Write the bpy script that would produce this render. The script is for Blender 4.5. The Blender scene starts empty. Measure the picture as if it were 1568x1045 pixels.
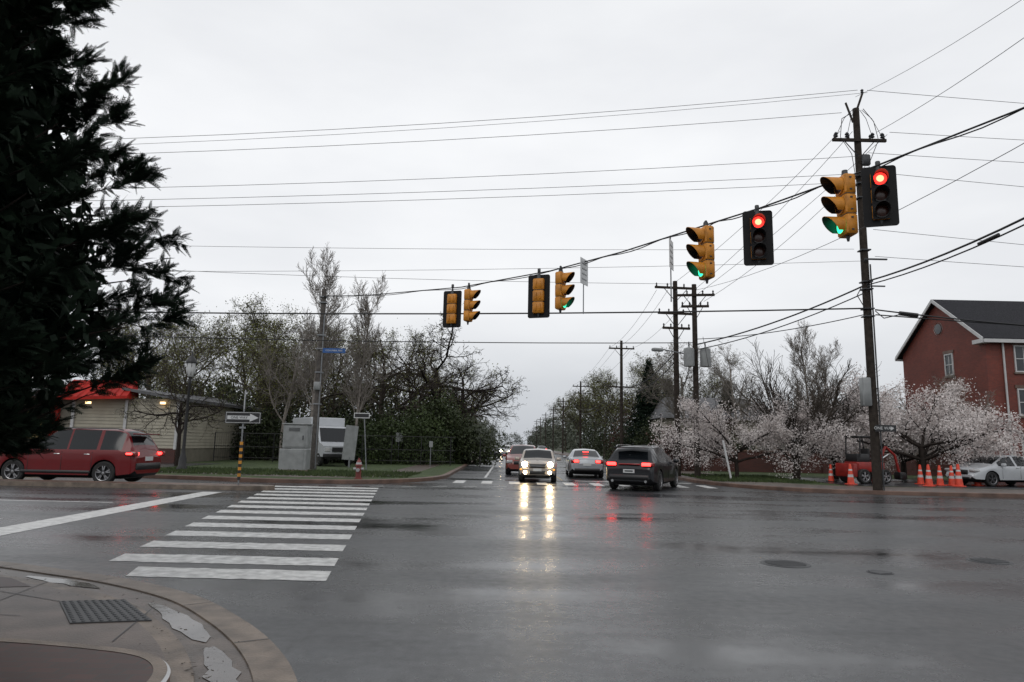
import bpy, math, random
import numpy as np
from mathutils import Vector, Matrix
random.seed(7); RNG=np.random.default_rng(7)
sc=bpy.context.scene
sc.view_settings.view_transform='Standard'
try: sc.view_settings.look='None'
except Exception: pass
sc.view_settings.exposure=0

# ------------------------------------------------------------------ materials
def mat(name,col,rough=0.6,metal=0.0,emit=None,es=0.0,var=0.18,scale=3.0,bump=0.0,bscale=30.0,coat=0.0,detail=4.0,alpha=None,spec=None,col2=None,trans=0.0):
    m=bpy.data.materials.new(name); m.use_nodes=True
    nt=m.node_tree; b=nt.nodes['Principled BSDF']; L=nt.links
    b.inputs['Roughness'].default_value=rough; b.inputs['Metallic'].default_value=metal
    if spec is not None: b.inputs['Specular IOR Level'].default_value=spec
    if coat: b.inputs['Coat Weight'].default_value=coat; b.inputs['Coat Roughness'].default_value=0.05
    tc=nt.nodes.new('ShaderNodeTexCoord')
    n=nt.nodes.new('ShaderNodeTexNoise'); n.inputs['Scale'].default_value=scale; n.inputs['Detail'].default_value=detail
    L.new(tc.outputs['Object'],n.inputs['Vector'])
    r=nt.nodes.new('ShaderNodeValToRGB'); L.new(n.outputs['Fac'],r.inputs['Fac'])
    r.color_ramp.elements[0].position=0.3; r.color_ramp.elements[1].position=0.7
    c2=col2 if col2 else tuple(min(1,c*(1+var)) for c in col); c1=col if col2 else tuple(c*(1-var) for c in col)
    r.color_ramp.elements[0].color=(*c1,1); r.color_ramp.elements[1].color=(*c2,1)
    L.new(r.outputs['Color'],b.inputs['Base Color'])
    if bump:
        n2=nt.nodes.new('ShaderNodeTexNoise'); n2.inputs['Scale'].default_value=bscale; n2.inputs['Detail'].default_value=5
        L.new(tc.outputs['Object'],n2.inputs['Vector'])
        bp=nt.nodes.new('ShaderNodeBump'); bp.inputs['Strength'].default_value=bump; bp.inputs['Distance'].default_value=0.02
        L.new(n2.outputs['Fac'],bp.inputs['Height']); L.new(bp.outputs['Normal'],b.inputs['Normal'])
    if emit:
        b.inputs['Emission Color'].default_value=(*emit,1); b.inputs['Emission Strength'].default_value=es
    return m

def asphalt():
    m=bpy.data.materials.new('wet_asphalt'); m.use_nodes=True; nt=m.node_tree; L=nt.links; N=nt.nodes
    b=N['Principled BSDF']; tc=N.new('ShaderNodeTexCoord')
    def noise(s,d=5,sx=1,sy=1,rough=.5):
        mp=N.new('ShaderNodeMapping'); mp.inputs['Scale'].default_value=(sx,sy,1); L.new(tc.outputs['Object'],mp.inputs['Vector'])
        n=N.new('ShaderNodeTexNoise'); n.inputs['Scale'].default_value=s; n.inputs['Detail'].default_value=d; n.inputs['Roughness'].default_value=rough
        L.new(mp.outputs['Vector'],n.inputs['Vector']); return n.outputs['Fac']
    def ramp(f,stops):
        r=N.new('ShaderNodeValToRGB'); L.new(f,r.inputs['Fac']); e=r.color_ramp.elements
        e[0].position,e[0].color=stops[0][0],(*[stops[0][1]]*3,1); e[1].position,e[1].color=stops[-1][0],(*[stops[-1][1]]*3,1)
        for p,c in stops[1:-1]:
            q=e.new(p); q.color=(c,c,c,1)
        return r.outputs['Color']
    def mul(a,c,op='MULTIPLY'):
        x=N.new('ShaderNodeMixRGB'); x.blend_type=op; x.inputs[0].default_value=1; L.new(a,x.inputs[1]); L.new(c,x.inputs[2]); return x.outputs[0]
    fine=ramp(noise(60,3),[(.3,.45),(.7,1.5)])
    big=ramp(noise(.28,6,.35,1.2),[(.32,.022),(.55,.036),(.75,.052)])
    mid=ramp(noise(1.6,6),[(.3,.75),(.7,1.2)])
    v=N.new('ShaderNodeTexVoronoi'); v.feature='DISTANCE_TO_EDGE'; v.inputs['Scale'].default_value=.22
    wob=N.new('ShaderNodeTexNoise'); wob.inputs['Scale'].default_value=1.3; wob.inputs['Detail'].default_value=6; L.new(tc.outputs['Object'],wob.inputs['Vector'])
    ad=N.new('ShaderNodeMixRGB'); ad.blend_type='ADD'; ad.inputs[0].default_value=.9; L.new(tc.outputs['Object'],ad.inputs[1]); L.new(wob.outputs['Color'],ad.inputs[2])
    L.new(ad.outputs[0],v.inputs['Vector'])
    crack=ramp(v.outputs['Distance'],[(0,.4),(.005,1),(1,1)])
    col=mul(mul(mul(big,fine),mid),crack)
    tint=N.new('ShaderNodeMixRGB'); tint.blend_type='MULTIPLY'; tint.inputs[0].default_value=1; tint.inputs[2].default_value=(.93,1,1.09,1); L.new(col,tint.inputs[1])
    L.new(tint.outputs[0],b.inputs['Base Color'])
    wet=noise(.40,5,.45,1.25,.55)
    rg=ramp(wet,[(.32,.42),(.45,.33),(.56,.23),(.67,.11)])
    rf=ramp(noise(9,4),[(.3,.85),(.7,1.15)])
    L.new(mul(rg,rf),b.inputs['Roughness'])
    b.inputs['Specular IOR Level'].default_value=.52
    bp=N.new('ShaderNodeBump'); bp.inputs['Distance'].default_value=.006
    L.new(noise(85,3),bp.inputs['Height'])
    inv=ramp(wet,[(.4,.40),(.67,.05)]); L.new(inv,bp.inputs['Strength'])
    L.new(bp.outputs['Normal'],b.inputs['Normal'])
    return m

def brickmat(name,c1,c2,mortar,scale=1.0,bw=.22,rh=.075,axis='wall'):
    m=bpy.data.materials.new(name); m.use_nodes=True; nt=m.node_tree; L=nt.links; N=nt.nodes
    b=N['Principled BSDF']; tc=N.new('ShaderNodeTexCoord'); br=N.new('ShaderNodeTexBrick')
    sep=N.new('ShaderNodeSeparateXYZ'); L.new(tc.outputs['Object'],sep.inputs[0])
    cmb=N.new('ShaderNodeCombineXYZ')
    if axis=='wall':
        a=N.new('ShaderNodeMath'); a.operation='ADD'; L.new(sep.outputs[0],a.inputs[0]); L.new(sep.outputs[1],a.inputs[1])
        L.new(a.outputs[0],cmb.inputs[0]); L.new(sep.outputs[2],cmb.inputs[1])
    else:
        L.new(sep.outputs[0],cmb.inputs[0]); L.new(sep.outputs[1],cmb.inputs[1])
    L.new(cmb.outputs[0],br.inputs['Vector'])
    br.inputs['Scale'].default_value=scale; br.inputs['Brick Width'].default_value=bw; br.inputs['Row Height'].default_value=rh
    br.inputs['Mortar Size'].default_value=.008
    br.inputs['Color1'].default_value=(*c1,1); br.inputs['Color2'].default_value=(*c2,1); br.inputs['Mortar'].default_value=(*mortar,1)
    n=N.new('ShaderNodeTexNoise'); n.inputs['Scale'].default_value=.8; n.inputs['Detail'].default_value=5; L.new(tc.outputs['Object'],n.inputs['Vector'])
    r=N.new('ShaderNodeValToRGB'); r.color_ramp.elements[0].color=(.6,.6,.6,1); r.color_ramp.elements[1].color=(1.25,1.25,1.25,1); L.new(n.outputs['Fac'],r.inputs[0])
    x=N.new('ShaderNodeMixRGB'); x.blend_type='MULTIPLY'; x.inputs[0].default_value=1; L.new(br.outputs['Color'],x.inputs[1]); L.new(r.outputs[0],x.inputs[2])
    L.new(x.outputs[0],b.inputs['Base Color']); b.inputs['Roughness'].default_value=.7 if axis=='wall' else .5
    return m

def leafmat(name,c1,c2,scale=.6,trans=0,rough=.6,spec=.3):
    m=bpy.data.materials.new(name); m.use_nodes=True; nt=m.node_tree; L=nt.links; N=nt.nodes
    b=N['Principled BSDF']; tc=N.new('ShaderNodeTexCoord'); n=N.new('ShaderNodeTexNoise'); n.inputs['Scale'].default_value=scale; n.inputs['Detail'].default_value=8; n.inputs['Roughness'].default_value=.75
    L.new(tc.outputs['Object'],n.inputs['Vector'])
    r=N.new('ShaderNodeValToRGB'); L.new(n.outputs['Fac'],r.inputs[0]); r.color_ramp.elements[0].position=.35; r.color_ramp.elements[1].position=.65
    r.color_ramp.elements[0].color=(*c1,1); r.color_ramp.elements[1].color=(*c2,1)
    L.new(r.outputs[0],b.inputs['Base Color']); b.inputs['Roughness'].default_value=rough; b.inputs['Specular IOR Level'].default_value=spec
    if trans:
        t=N.new('ShaderNodeBsdfTranslucent'); L.new(r.outputs[0],t.inputs[0]); mx=N.new('ShaderNodeMixShader'); mx.inputs[0].default_value=trans
        L.new(b.outputs[0],mx.inputs[1]); L.new(t.outputs[0],mx.inputs[2]); L.new(mx.outputs[0],N['Material Output'].inputs[0])
    return m

M_asph=asphalt()
M_conc=mat('wet_concrete',(.095,.074,.062),.42,scale=2.5,var=.4,bump=.3,bscale=60,detail=9)
M_curb=mat('curb_concrete',(.15,.118,.092),.45,scale=4,var=.45,bump=.35,bscale=50,detail=9)
M_curbred=mat('curb_stained',(.115,.068,.05),.5,scale=2,var=.4,bump=.3)
M_gutter=mat('wet_gutter',(.06,.05,.045),.06,scale=3,var=.5,bump=.04,bscale=9)
M_gutdry=mat('damp_gutter',(.09,.07,.058),.35,scale=4,var=.45,bump=.3,bscale=50,detail=8)
M_white=mat('road_paint_white',(.34,.34,.33),.40,scale=7,col2=(.70,.70,.68),bump=.2,bscale=70,detail=10)
M_yel=mat('road_paint_yellow',(.35,.24,.05),.45,scale=7,var=.4)
M_brickpave=brickmat('brick_pavers',(.060,.024,.019),(.036,.017,.014),(.03,.026,.022),1,.2,.1,'floor')
M_grass=mat('grass',(.022,.038,.010),.9,scale=1.5,col2=(.06,.088,.024),bump=1,bscale=60,detail=10)
M_soil=mat('ground_soil',(.018,.02,.012),.9,scale=.7,col2=(.036,.04,.018),bump=.8)
M_black=mat('black_plastic',(.012,.012,.013),.45)
M_matblk=mat('black_painted_face',(.010,.010,.011),.6,spec=.2)
M_rubber=mat('rubber',(.015,.015,.015),.75)
M_steel=mat('galvanised_steel',(.20,.21,.22),.5,.5,scale=8)
M_grey=mat('grey_paint',(.23,.24,.24),.5,scale=3,var=.18)
M_dkgrey=mat('dark_grey_metal',(.045,.047,.05),.5,.3)
M_wood=mat('pole_wood',(.034,.027,.022),.85,scale=6,var=.4,bump=.6,spec=.2)
M_wood2=mat('pole_wood_grey',(.075,.067,.06),.85,scale=6,var=.4,bump=.6)
M_sigyel=mat('signal_yellow',(.52,.20,.012),.5,scale=5,var=.28,detail=7)
M_wire=mat('wire_black',(.015,.015,.016),.6)
M_thin=mat('wire_grey',(.05,.05,.055),.6)
M_redlit=mat('lens_red_lit',(.8,.03,.02),.3,emit=(1,.025,.018),es=2.8)
M_redcore=mat('lens_red_core',(.9,.2,.1),.3,emit=(1,.24,.12),es=4)
M_greenlit=mat('lens_green_lit',(.05,.8,.5),.3,emit=(.03,1,.45),es=2)
M_lensoff=mat('lens_dark',(.035,.012,.008),.25)
M_signw=mat('sign_white',(.52,.53,.53),.45,var=.08)
M_signb=mat('sign_black',(.014,.014,.015),.45)
M_signblue=mat('sign_blue',(.015,.08,.26),.45)
M_glass=mat('car_glass',(.008,.010,.012),.08,var=.1,spec=.4)
M_rim=mat('alloy_rim',(.32,.32,.33),.3,.9)
M_chrome=mat('chrome',(.5,.5,.5),.2,1)
M_tail=mat('tail_lens',(.22,.006,.006),.2,coat=.5)
M_taillit=mat('tail_lit',(.8,.02,.02),.3,emit=(1,.035,.03),es=7.5)
M_head=mat('head_lit',(1,.9,.7),.3,emit=(1,.74,.42),es=70)
M_headdim=mat('head_lens',(.4,.4,.4),.1,coat=.5)
M_amber=mat('amber_lens',(.6,.2,.02),.3,emit=(1,.4,.05),es=1.2)
M_orange=mat('cone_orange',(.66,.065,.03),.5,var=.2,scale=6)
M_mark=mat('marker_yellow',(.50,.22,.02),.5,var=.2)
M_refl=mat('cone_band',(.5,.5,.5),.4)
M_bark=mat('bark_dark',(.028,.022,.019),.9,scale=8,var=.4,spec=.15)
M_barkl=mat('bark_light',(.20,.18,.16),.9,scale=5,var=.35,spec=.15)
M_barkm=mat('bark_mid',(.062,.052,.043),.9,scale=5,var=.35,spec=.15)
M_leafA=leafmat('leaf_spring',(.085,.095,.022),(.17,.175,.048),.6)
M_leafB=leafmat('leaf_dark',(.012,.019,.007),(.036,.048,.014))
M_leafC=leafmat('leaf_bush',(.015,.027,.008),(.050,.074,.018),.35)
M_leafR=leafmat('leaf_red',(.04,.018,.015),(.09,.037,.03))
M_conif=leafmat('leaf_conifer',(.004,.009,.0055),(.015,.028,.016),1.6,0,.75,.12)
M_core=mat('conifer_dark_filler',(.003,.005,.004),.95,spec=0)  # near-black for an added core hull: paints the crown's shaded inside, blocks sky
M_blos=leafmat('blossom',(.56,.50,.48),(.84,.79,.77),1.4,.25)
M_farhaze=leafmat('far_foliage_haze',(.05,.06,.045),(.10,.11,.08),.25)  # distance haze put into the leaf colour as a lighter grey-green
M_brick=brickmat('red_brick',(.20,.036,.020),(.14,.026,.016),(.09,.05,.042))
M_brickw=brickmat('wall_brick',(.085,.022,.015),(.06,.017,.013),(.05,.034,.028))
M_roof=mat('roof_shingle',(.015,.015,.019),.75,scale=8,var=.4,bump=.6,bscale=25,spec=.2)
M_trim=mat('white_trim',(.48,.48,.48),.5,var=.08)
M_win=mat('window_glass',(.03,.035,.04),.08,var=.2)
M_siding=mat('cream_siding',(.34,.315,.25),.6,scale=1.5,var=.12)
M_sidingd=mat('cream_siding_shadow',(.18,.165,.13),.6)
M_redawn=mat('red_metal_roof',(.36,.020,.014),.55,scale=1.5,var=.25,spec=.15)
M_greyroof=mat('grey_roof',(.09,.09,.095),.6,scale=3)
M_warm=mat('warm_lamp',(1,.7,.3),.4,emit=(1,.65,.3),es=3)
M_litwin=mat('shop_window_lit',(.25,.2,.10),.3,emit=(1,.72,.3),es=.16)

# ------------------------------------------------------------------ builder
class B:
    def __init__(s): s.v=[];s.f=[];s.mi=[];s.mats=[];s.T=Matrix.Identity(4)
    def m(s,mt):
        if mt not in s.mats: s.mats.append(mt)
        return s.mats.index(mt)
    def add(s,vs,fs,mt):
        o=len(s.v); s.v+= [tuple(s.T@Vector(p)) for p in vs]; k=s.m(mt)
        for f in fs: s.f.append([o+i for i in f]); s.mi.append(k)
    def box(s,c,d,mt,rz=0,bev=0.0,rx=0,ry=0):
        R=Matrix.Translation(c)@Matrix.Rotation(rz,4,'Z')@Matrix.Rotation(ry,4,'Y')@Matrix.Rotation(rx,4,'X')
        x,y,z=d[0]/2,d[1]/2,d[2]/2
        if bev<=0:
            vs=[(-x,-y,-z),(x,-y,-z),(x,y,-z),(-x,y,-z),(-x,-y,z),(x,-y,z),(x,y,z),(-x,y,z)]
            fs=[(0,3,2,1),(4,5,6,7),(0,1,5,4),(1,2,6,5),(2,3,7,6),(3,0,4,7)]
        else:
            b=min(bev,x*.9,y*.9,z*.9)
            def ring(xx,yy,zz): return [(-xx,-yy+b,zz),(-xx+b,-yy,zz),(xx-b,-yy,zz),(xx,-yy+b,zz),(xx,yy-b,zz),(xx-b,yy,zz),(-xx+b,yy,zz),(-xx,yy-b,zz)]
            vs=ring(x-b*.6,y-b*.6,-z)+ring(x,y,-z+b)+ring(x,y,z-b)+ring(x-b*.6,y-b*.6,z)
            fs=[tuple(range(7,-1,-1)),tuple(range(24,32))]
            for k in range(3):
                for i in range(8): fs.append((k*8+i,k*8+(i+1)%8,(k+1)*8+(i+1)%8,(k+1)*8+i))
        s.add([tuple(R@Vector(p)) for p in vs],fs,mt)
    def cyl(s,p0,p1,r0,r1,mt,n=12,caps=True):
        p0=Vector(p0);p1=Vector(p1);d=(p1-p0).normalized()
        a=Vector((0,0,1)) if abs(d.z)<.9 else Vector((1,0,0)); u=d.cross(a).normalized(); w=d.cross(u)
        vs=[];
        for p,r in((p0,r0),(p1,r1)):
            for i in range(n):
                t=2*math.pi*i/n; vs.append(tuple(p+u*math.cos(t)*r+w*math.sin(t)*r))
        fs=[(i,(i+1)%n,n+(i+1)%n,n+i) for i in range(n)]
        if caps: fs+=[tuple(range(n-1,-1,-1)),tuple(range(n,2*n))]
        s.add(vs,fs,mt)
    def path(s,pts,r,mt,n=5):
        for a,b in zip(pts[:-1],pts[1:]): s.cyl(a,b,r,r,mt,n,False)
    def lathe(s,c,prof,mt,n=16,axis='Z'):
        vs=[]
        for r,h in prof:
            for i in range(n):
                t=2*math.pi*i/n; x,y=math.cos(t)*r,math.sin(t)*r
                vs.append((c[0]+x,c[1]+y,c[2]+h) if axis=='Z' else ((c[0]+x,c[1]+h,c[2]+y) if axis=='Y' else (c[0]+h,c[1]+x,c[2]+y)))
        fs=[]
        for k in range(len(prof)-1):
            for i in range(n): fs.append((k*n+i,k*n+(i+1)%n,(k+1)*n+(i+1)%n,(k+1)*n+i))
        s.add(vs,fs,mt)
    def poly(s,pts,mt): s.add(pts,[tuple(range(len(pts)))],mt)
    def prism(s,pts,z0,z1,mt,mt2=None):
        n=len(pts)
        s.add([(x,y,z1) for x,y in pts],[tuple(range(n))],mt)
        s.add([(x,y,z0) for x,y in pts]+[(x,y,z1) for x,y in pts],[(i,(i+1)%n,n+(i+1)%n,n+i) for i in range(n)],mt2 or mt)
    def strip(s,A,C,z,mt,za=None):
        n=len(A); s.add([(a[0],a[1],z if za is None else za) for a in A]+[(c[0],c[1],z) for c in C],[(i,i+1,n+i+1,n+i) for i in range(n-1)],mt)
    def obj(s,name,loc=(0,0,0),rz=0,smooth=None,parent=None,scale=1):
        me=bpy.data.meshes.new(name); me.from_pydata(s.v,[],s.f)
        for mt in s.mats: me.materials.append(mt)
        me.polygons.foreach_set('material_index',s.mi)
        if smooth:
            me.polygons.foreach_set('use_smooth',[True]*len(s.f)); me.set_sharp_from_angle(angle=math.radians(smooth))
        me.update()
        o=bpy.data.objects.new(name,me); sc.collection.objects.link(o); o.location=loc; o.rotation_euler=(0,0,rz); o.scale=(scale,)*3
        if parent: o.parent=parent
        return o
def empty(name,loc=(0,0,0)):
    o=bpy.data.objects.new(name,None); o.location=loc; sc.collection.objects.link(o); return o
def text(parent,s,size,loc,rot,mt,name='lettering',ext=.002):
    c=bpy.data.curves.new(name,'FONT'); c.body=s; c.size=size; c.align_x='CENTER'; c.align_y='CENTER'; c.extrude=ext
    c.materials.append(mt); o=bpy.data.objects.new(name,c); sc.collection.objects.link(o); o.parent=parent; o.location=loc; o.rotation_euler=rot; return o

def fastmesh(name,parts):
    nv=sum(len(p[0]) for p in parts); me=bpy.data.meshes.new(name)
    V=np.concatenate([p[0] for p in parts]).astype(np.float32)
    loops=[];starts=[];mi=[];o=0;ls=0;mats=[]
    for v,f,mt in parts:
        if mt not in mats: mats.append(mt)
        loops.append((f+o).ravel()); k=f.shape[1]; starts.append(ls+np.arange(len(f))*k); mi.append(np.full(len(f),mats.index(mt)))
        o+=len(v); ls+=f.size
    loops=np.concatenate(loops).astype(np.int32);starts=np.concatenate(starts).astype(np.int32);mi=np.concatenate(mi).astype(np.int32)
    me.vertices.add(nv); me.vertices.foreach_set('co',V.ravel())
    me.loops.add(len(loops)); me.loops.foreach_set('vertex_index',loops)
    me.polygons.add(len(starts)); me.polygons.foreach_set('loop_start',starts); me.polygons.foreach_set('material_index',mi)
    for mt in mats: me.materials.append(mt)
    me.update(calc_edges=True); me.validate(); return me
def place(name,me,loc,rz=0,scale=(1,1,1)):
    o=bpy.data.objects.new(name,me); sc.collection.objects.link(o); o.location=loc; o.rotation_euler=(0,0,rz); o.scale=scale; return o

def tubes(S,n=5):
    S=np.array(S,dtype=float); p0=S[:,0:3];p1=S[:,3:6];r0=S[:,6];r1=S[:,7]
    d=p1-p0; d/=np.linalg.norm(d,axis=1)[:,None]+1e-9
    a=np.tile([0,0,1.],(len(S),1)); a[np.abs(d[:,2])>.9]=[1,0,0]
    u=np.cross(d,a); u/=np.linalg.norm(u,axis=1)[:,None]; w=np.cross(d,u)
    t=np.arange(n)*2*np.pi/n
    ring=u[:,None,:]*np.cos(t)[None,:,None]+w[:,None,:]*np.sin(t)[None,:,None]
    V=np.concatenate([p0[:,None,:]+ring*r0[:,None,None],p1[:,None,:]+ring*r1[:,None,None]],axis=1).reshape(-1,3)
    i=np.arange(n);j=(i+1)%n; q=np.stack([i,j,j+n,i+n],axis=1)
    F=(q[None]+(np.arange(len(S))*2*n)[:,None,None]).reshape(-1,4)
    return V,F
def leaves(C,size,rng,asp=.6):
    N=len(C); n=rng.normal(size=(N,3)); n/=np.linalg.norm(n,axis=1)[:,None]
    a=rng.normal(size=(N,3)); u=np.cross(n,a); u/=np.linalg.norm(u,axis=1)[:,None]; w=np.cross(n,u)
    s=size*rng.uniform(.55,1.4,N)[:,None]
    V=np.stack([C-u*s,C-w*s*asp,C+u*s,C+w*s*asp],axis=1).reshape(-1,3)
    F=(np.arange(4)[None]+(np.arange(N)*4)[:,None]); return V,F

def grow(S,T,p,d,L,r,lev,P,rnd):
    n=P['seg'][lev]; st=L/n; mx=len(P['seg'])-1
    for i in range(n):
        w=P['wig'][lev]
        d=(d+Vector((rnd.gauss(0,w),rnd.gauss(0,w),rnd.gauss(0,w)))+Vector((0,0,P['up'][lev]))).normalized()
        q=p+d*st; fr=(i+1)/n; r1=max(r*(1-P['tap'][lev]/n),P.get('rmin',.004))
        S.append((*p,*q,r,r1))
        if lev<mx and fr>=P['start'][lev]:
            k=P['k'][lev]
            for _ in range(k if isinstance(k,int) else (int(k)+(rnd.random()<k-int(k)))):
                ang=math.radians(P['ang'][lev]*rnd.uniform(.7,1.3)); az=rnd.uniform(0,2*math.pi)
                a=Vector((0,0,1)) if abs(d.z)<.9 else Vector((1,0,0)); u=d.cross(a).normalized(); v=d.cross(u)
                nd=(d*math.cos(ang)+(u*math.cos(az)+v*math.sin(az))*math.sin(ang)).normalized()
                grow(S,T,q,nd,L*P['lr'][lev]*rnd.uniform(.7,1.2)*(1.15-.45*fr),r1*P['rr'][lev],lev+1,P,rnd)
        if lev>=mx-1: T.append(tuple(q))
        p=q; r=r1
def treemesh(name,P,H,bark,leaf=None,nleaf=0,lsize=.1,seed=1,spread=.25,trunk=.16):
    rnd=random.Random(seed); rng=np.random.default_rng(seed); S=[];T=[]
    grow(S,T,Vector((0,0,-.1)),Vector((rnd.uniform(-.05,.05),rnd.uniform(-.05,.05),1)),P['L0']*H,trunk,0,P,rnd)
    A=np.array(T); s=H/max(A[:,2].max(),.1)
    S=np.array(S); S[:,:6]*=s; A*=s
    V,F=tubes(S,4); parts=[(V,F,bark)]
    if leaf:
        idx=rng.integers(0,len(A),nleaf); C=A[idx]+rng.normal(scale=spread,size=(nleaf,3)); V,F=leaves(C,lsize,rng); parts.append((V,F,leaf))
    return fastmesh(name,parts)

P_dec=dict(L0=.78,seg=[8,6,5,4,3],wig=[.05,.12,.16,.2,.25],up=[.03,.07,.06,.03,.02],tap=[.75,.7,.7,.7,.6],start=[.3,.25,.2,.2],k=[2,1.6,1.5,1.4],ang=[45,43,45,45],lr=[.50,.55,.5,.5],rr=[.55,.55,.55,.6],rmin=.008)
P_spread=dict(L0=.55,seg=[6,7,6,5,3],wig=[.05,.2,.26,.3,.3],up=[.02,.03,.03,.02,0],tap=[.6,.7,.7,.7,.6],start=[.4,.25,.25,.3],k=[2,1.2,1.3,1.2],ang=[60,50,50,50],lr=[.85,.55,.5,.5],rr=[.65,.6,.55,.6],rmin=.011)
P_tall=dict(L0=1.,seg=[14,7,6,4],wig=[.02,.06,.10,.14],up=[.06,.14,.12,.08],tap=[.92,.8,.7,.6],start=[.22,.2,.2],k=[2.8,1.8,1.8],ang=[36,34,34],lr=[.25,.5,.5],rr=[.42,.55,.6],rmin=.009)
P_vase=dict(L0=.22,seg=[3,8,6,5],wig=[.03,.05,.08,.12],up=[0,.03,.06,.06],tap=[.2,.8,.7,.6],start=[.6,.25,.2],k=[13,1.7,1.7],ang=[36,24,26],lr=[4.2,.42,.5],rr=[.38,.5,.6],rmin=.007)
P_cherry=dict(L0=.33,seg=[3,7,6,4],wig=[.04,.12,.16,.2],up=[0,.02,-.01,-.03],tap=[.25,.8,.7,.6],start=[.6,.2,.2],k=[4,1.8,1.8],ang=[58,45,48],lr=[2.6,.5,.5],rr=[.55,.5,.6],rmin=.006)

# ------------------------------------------------------------------ ground, road, kerbs
b=B(); b.poly([(-900,-300,-.03),(900,-300,-.03),(900,1500,-.03),(-900,1500,-.03)],M_soil); b.obj('ground')
b=B(); b.poly([(-160,-60,0),(160,-60,0),(160,34,0),(-160,34,0)],M_asph)
b.poly([(-3.4,34,0),(9,34,0),(8.7,900,0),(-6.5,900,0)],M_asph); b.obj('road')

def smoothpath(P,n=6):
    out=[]
    for i in range(len(P)-1):
        p0=P[max(i-1,0)];p1=P[i];p2=P[i+1];p3=P[min(i+2,len(P)-1)]
        L=math.dist(p1,p2)
        def tang(a,c):
            v=Vector((c[0]-a[0],c[1]-a[1])); return v.normalized()*L if v.length>0 else v
        t1=tang(p0,p2); t2=tang(p1,p3)
        for k in range(n):
            t=k/n; h=(2*t**3-3*t*t+1,t**3-2*t*t+t,-2*t**3+3*t*t,t**3-t*t)
            out.append(tuple(h[0]*p1[j]+h[1]*t1[j]+h[2]*p2[j]+h[3]*t2[j] for j in range(2)))
    out.append(P[-1]); return out
def offset(path,d):
    out=[]
    for i,p in enumerate(path):
        a=path[max(i-1,0)];c=path[min(i+1,len(path)-1)]; t=Vector((c[0]-a[0],c[1]-a[1])).normalized()
        out.append((p[0]-t.y*d,p[1]+t.x*d))
    return out
def kerb(b,path,w,h,mt,side=1):
    inn=offset(path,w*side); m1=offset(path,.03*side)
    b.strip(path,path,h-.02,mt,za=-.01); b.strip(path,m1,h,mt,za=h-.02); b.strip(m1,inn,h,mt)
    return inn
KL=smoothpath([(-3.9,220),(-3.2,90),(-2.95,45),(-2.9,36),(-2.95,31.5),(-3.7,28.6),(-5.4,26.6),(-8,25.9),(-11,26.4),(-16,27.4),(-30,27.8),(-160,28)])
KR=smoothpath([(160,26.4),(40,26.4),(20,26.3),(14.5,26.3),(12,26.9),(10.3,28.2),(9.0,30.6),(8.6,34),(8.6,50),(8.7,100),(8.8,220)])
b=B(); il=kerb(b,KL,.2,.15,M_curbred,-1); ir=kerb(b,KR,.2,.15,M_curbred,-1); b.obj('kerb')
b=B(); b.poly([(x,y,.14) for x,y in il]+[(-160,220,.14)],M_grass)
b.poly([(x,y,.14) for x,y in ir]+[(160,220,.14)],M_grass); b.obj('grass_verge')
b=B(); s1=offset(KL,-1.6); s2=offset(KL,-3.0); b.strip(s1,s2,.146,M_conc)
s1=offset(KR,-.25); s2=offset(KR,-3.2); b.strip(s1,s2,.146,M_conc)
b.poly([(-30,28.2,.151),(-17,28.0,.151),(-16.5,40,.151),(-30,40,.151)],M_asph)
b.poly([(14.5,29.8,.151),(40,29.8,.151),(40,40,.151),(14.5,37,.151)],M_asph)
b.obj('sidewalk')
b=B(); md=[(-160,21.6),(-8.2,21.75),(-7.6,21.95),(-7.45,22.2),(-7.6,22.45),(-8.2,22.65),(-160,22.55)]
b.prism(md,-.01,.14,M_curb); 
ins=[(-160,21.8),(-8.3,21.95),(-7.9,22.2),(-8.3,22.45),(-160,22.35)]; b.poly([(x,y,.144) for x,y in ins],M_curbred); b.obj('median_island')

# near corner
outer=smoothpath([(-40,10.2),(-12,9.6),(-8,9.25),(-6.35,8.89),(-5.24,8.44),(-4.21,7.96),(-3.15,7.24),(-2.36,6.39),(-1.81,5.64),(-1.39,4.85),(-1.12,4.0),(-.98,3),(-.9,1),(-.9,-6),(-.9,-40)])
midc=offset(outer,-.27); inner=offset(outer,-.62)
b=B(); b.strip(outer,outer,.018,M_curb,za=-.01); b.strip(outer,midc,.024,M_curb,za=.018)
b.strip(midc,midc,.024,M_curb,za=.010)
b.strip(midc,inner,.013,M_gutdry,za=.010)
def puddle(i0,i1,w0,w1,z):
    a=offset(outer,-.445); P1=[];P2=[]
    rr=random.Random(i0*7+i1)
    for i in range(i0,i1+1):
        t=(i-i0)/(i1-i0); ww=(w0+(w1-w0)*t)*math.sin(math.pi*min(1,max(.03,t)))**.5*rr.uniform(.6,1.1)
        n=Vector((outer[i][0]-midc[i][0],outer[i][1]-midc[i][1])).normalized(); P1.append((a[i][0]+n.x*ww*.9,a[i][1]+n.y*ww*.9)); P2.append((a[i][0]-n.x*ww,a[i][1]-n.y*ww))
    b.strip(P1,P2,z,M_gutter)
puddle(36,46,.10,.14,.0175); puddle(47,62,.14,.12,.0175); puddle(24,31,.10,.12,.0175)
inn2=offset(outer,-.63); b.strip(inner,inn2,.045,M_curb,za=.013)
inn3=offset(outer,-.78); b.strip(inn2,inn3,.046,M_curb,za=.045)
b.poly([(x,y,.046) for x,y in inn3]+[(-40,-40,.046)],M_conc)
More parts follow.
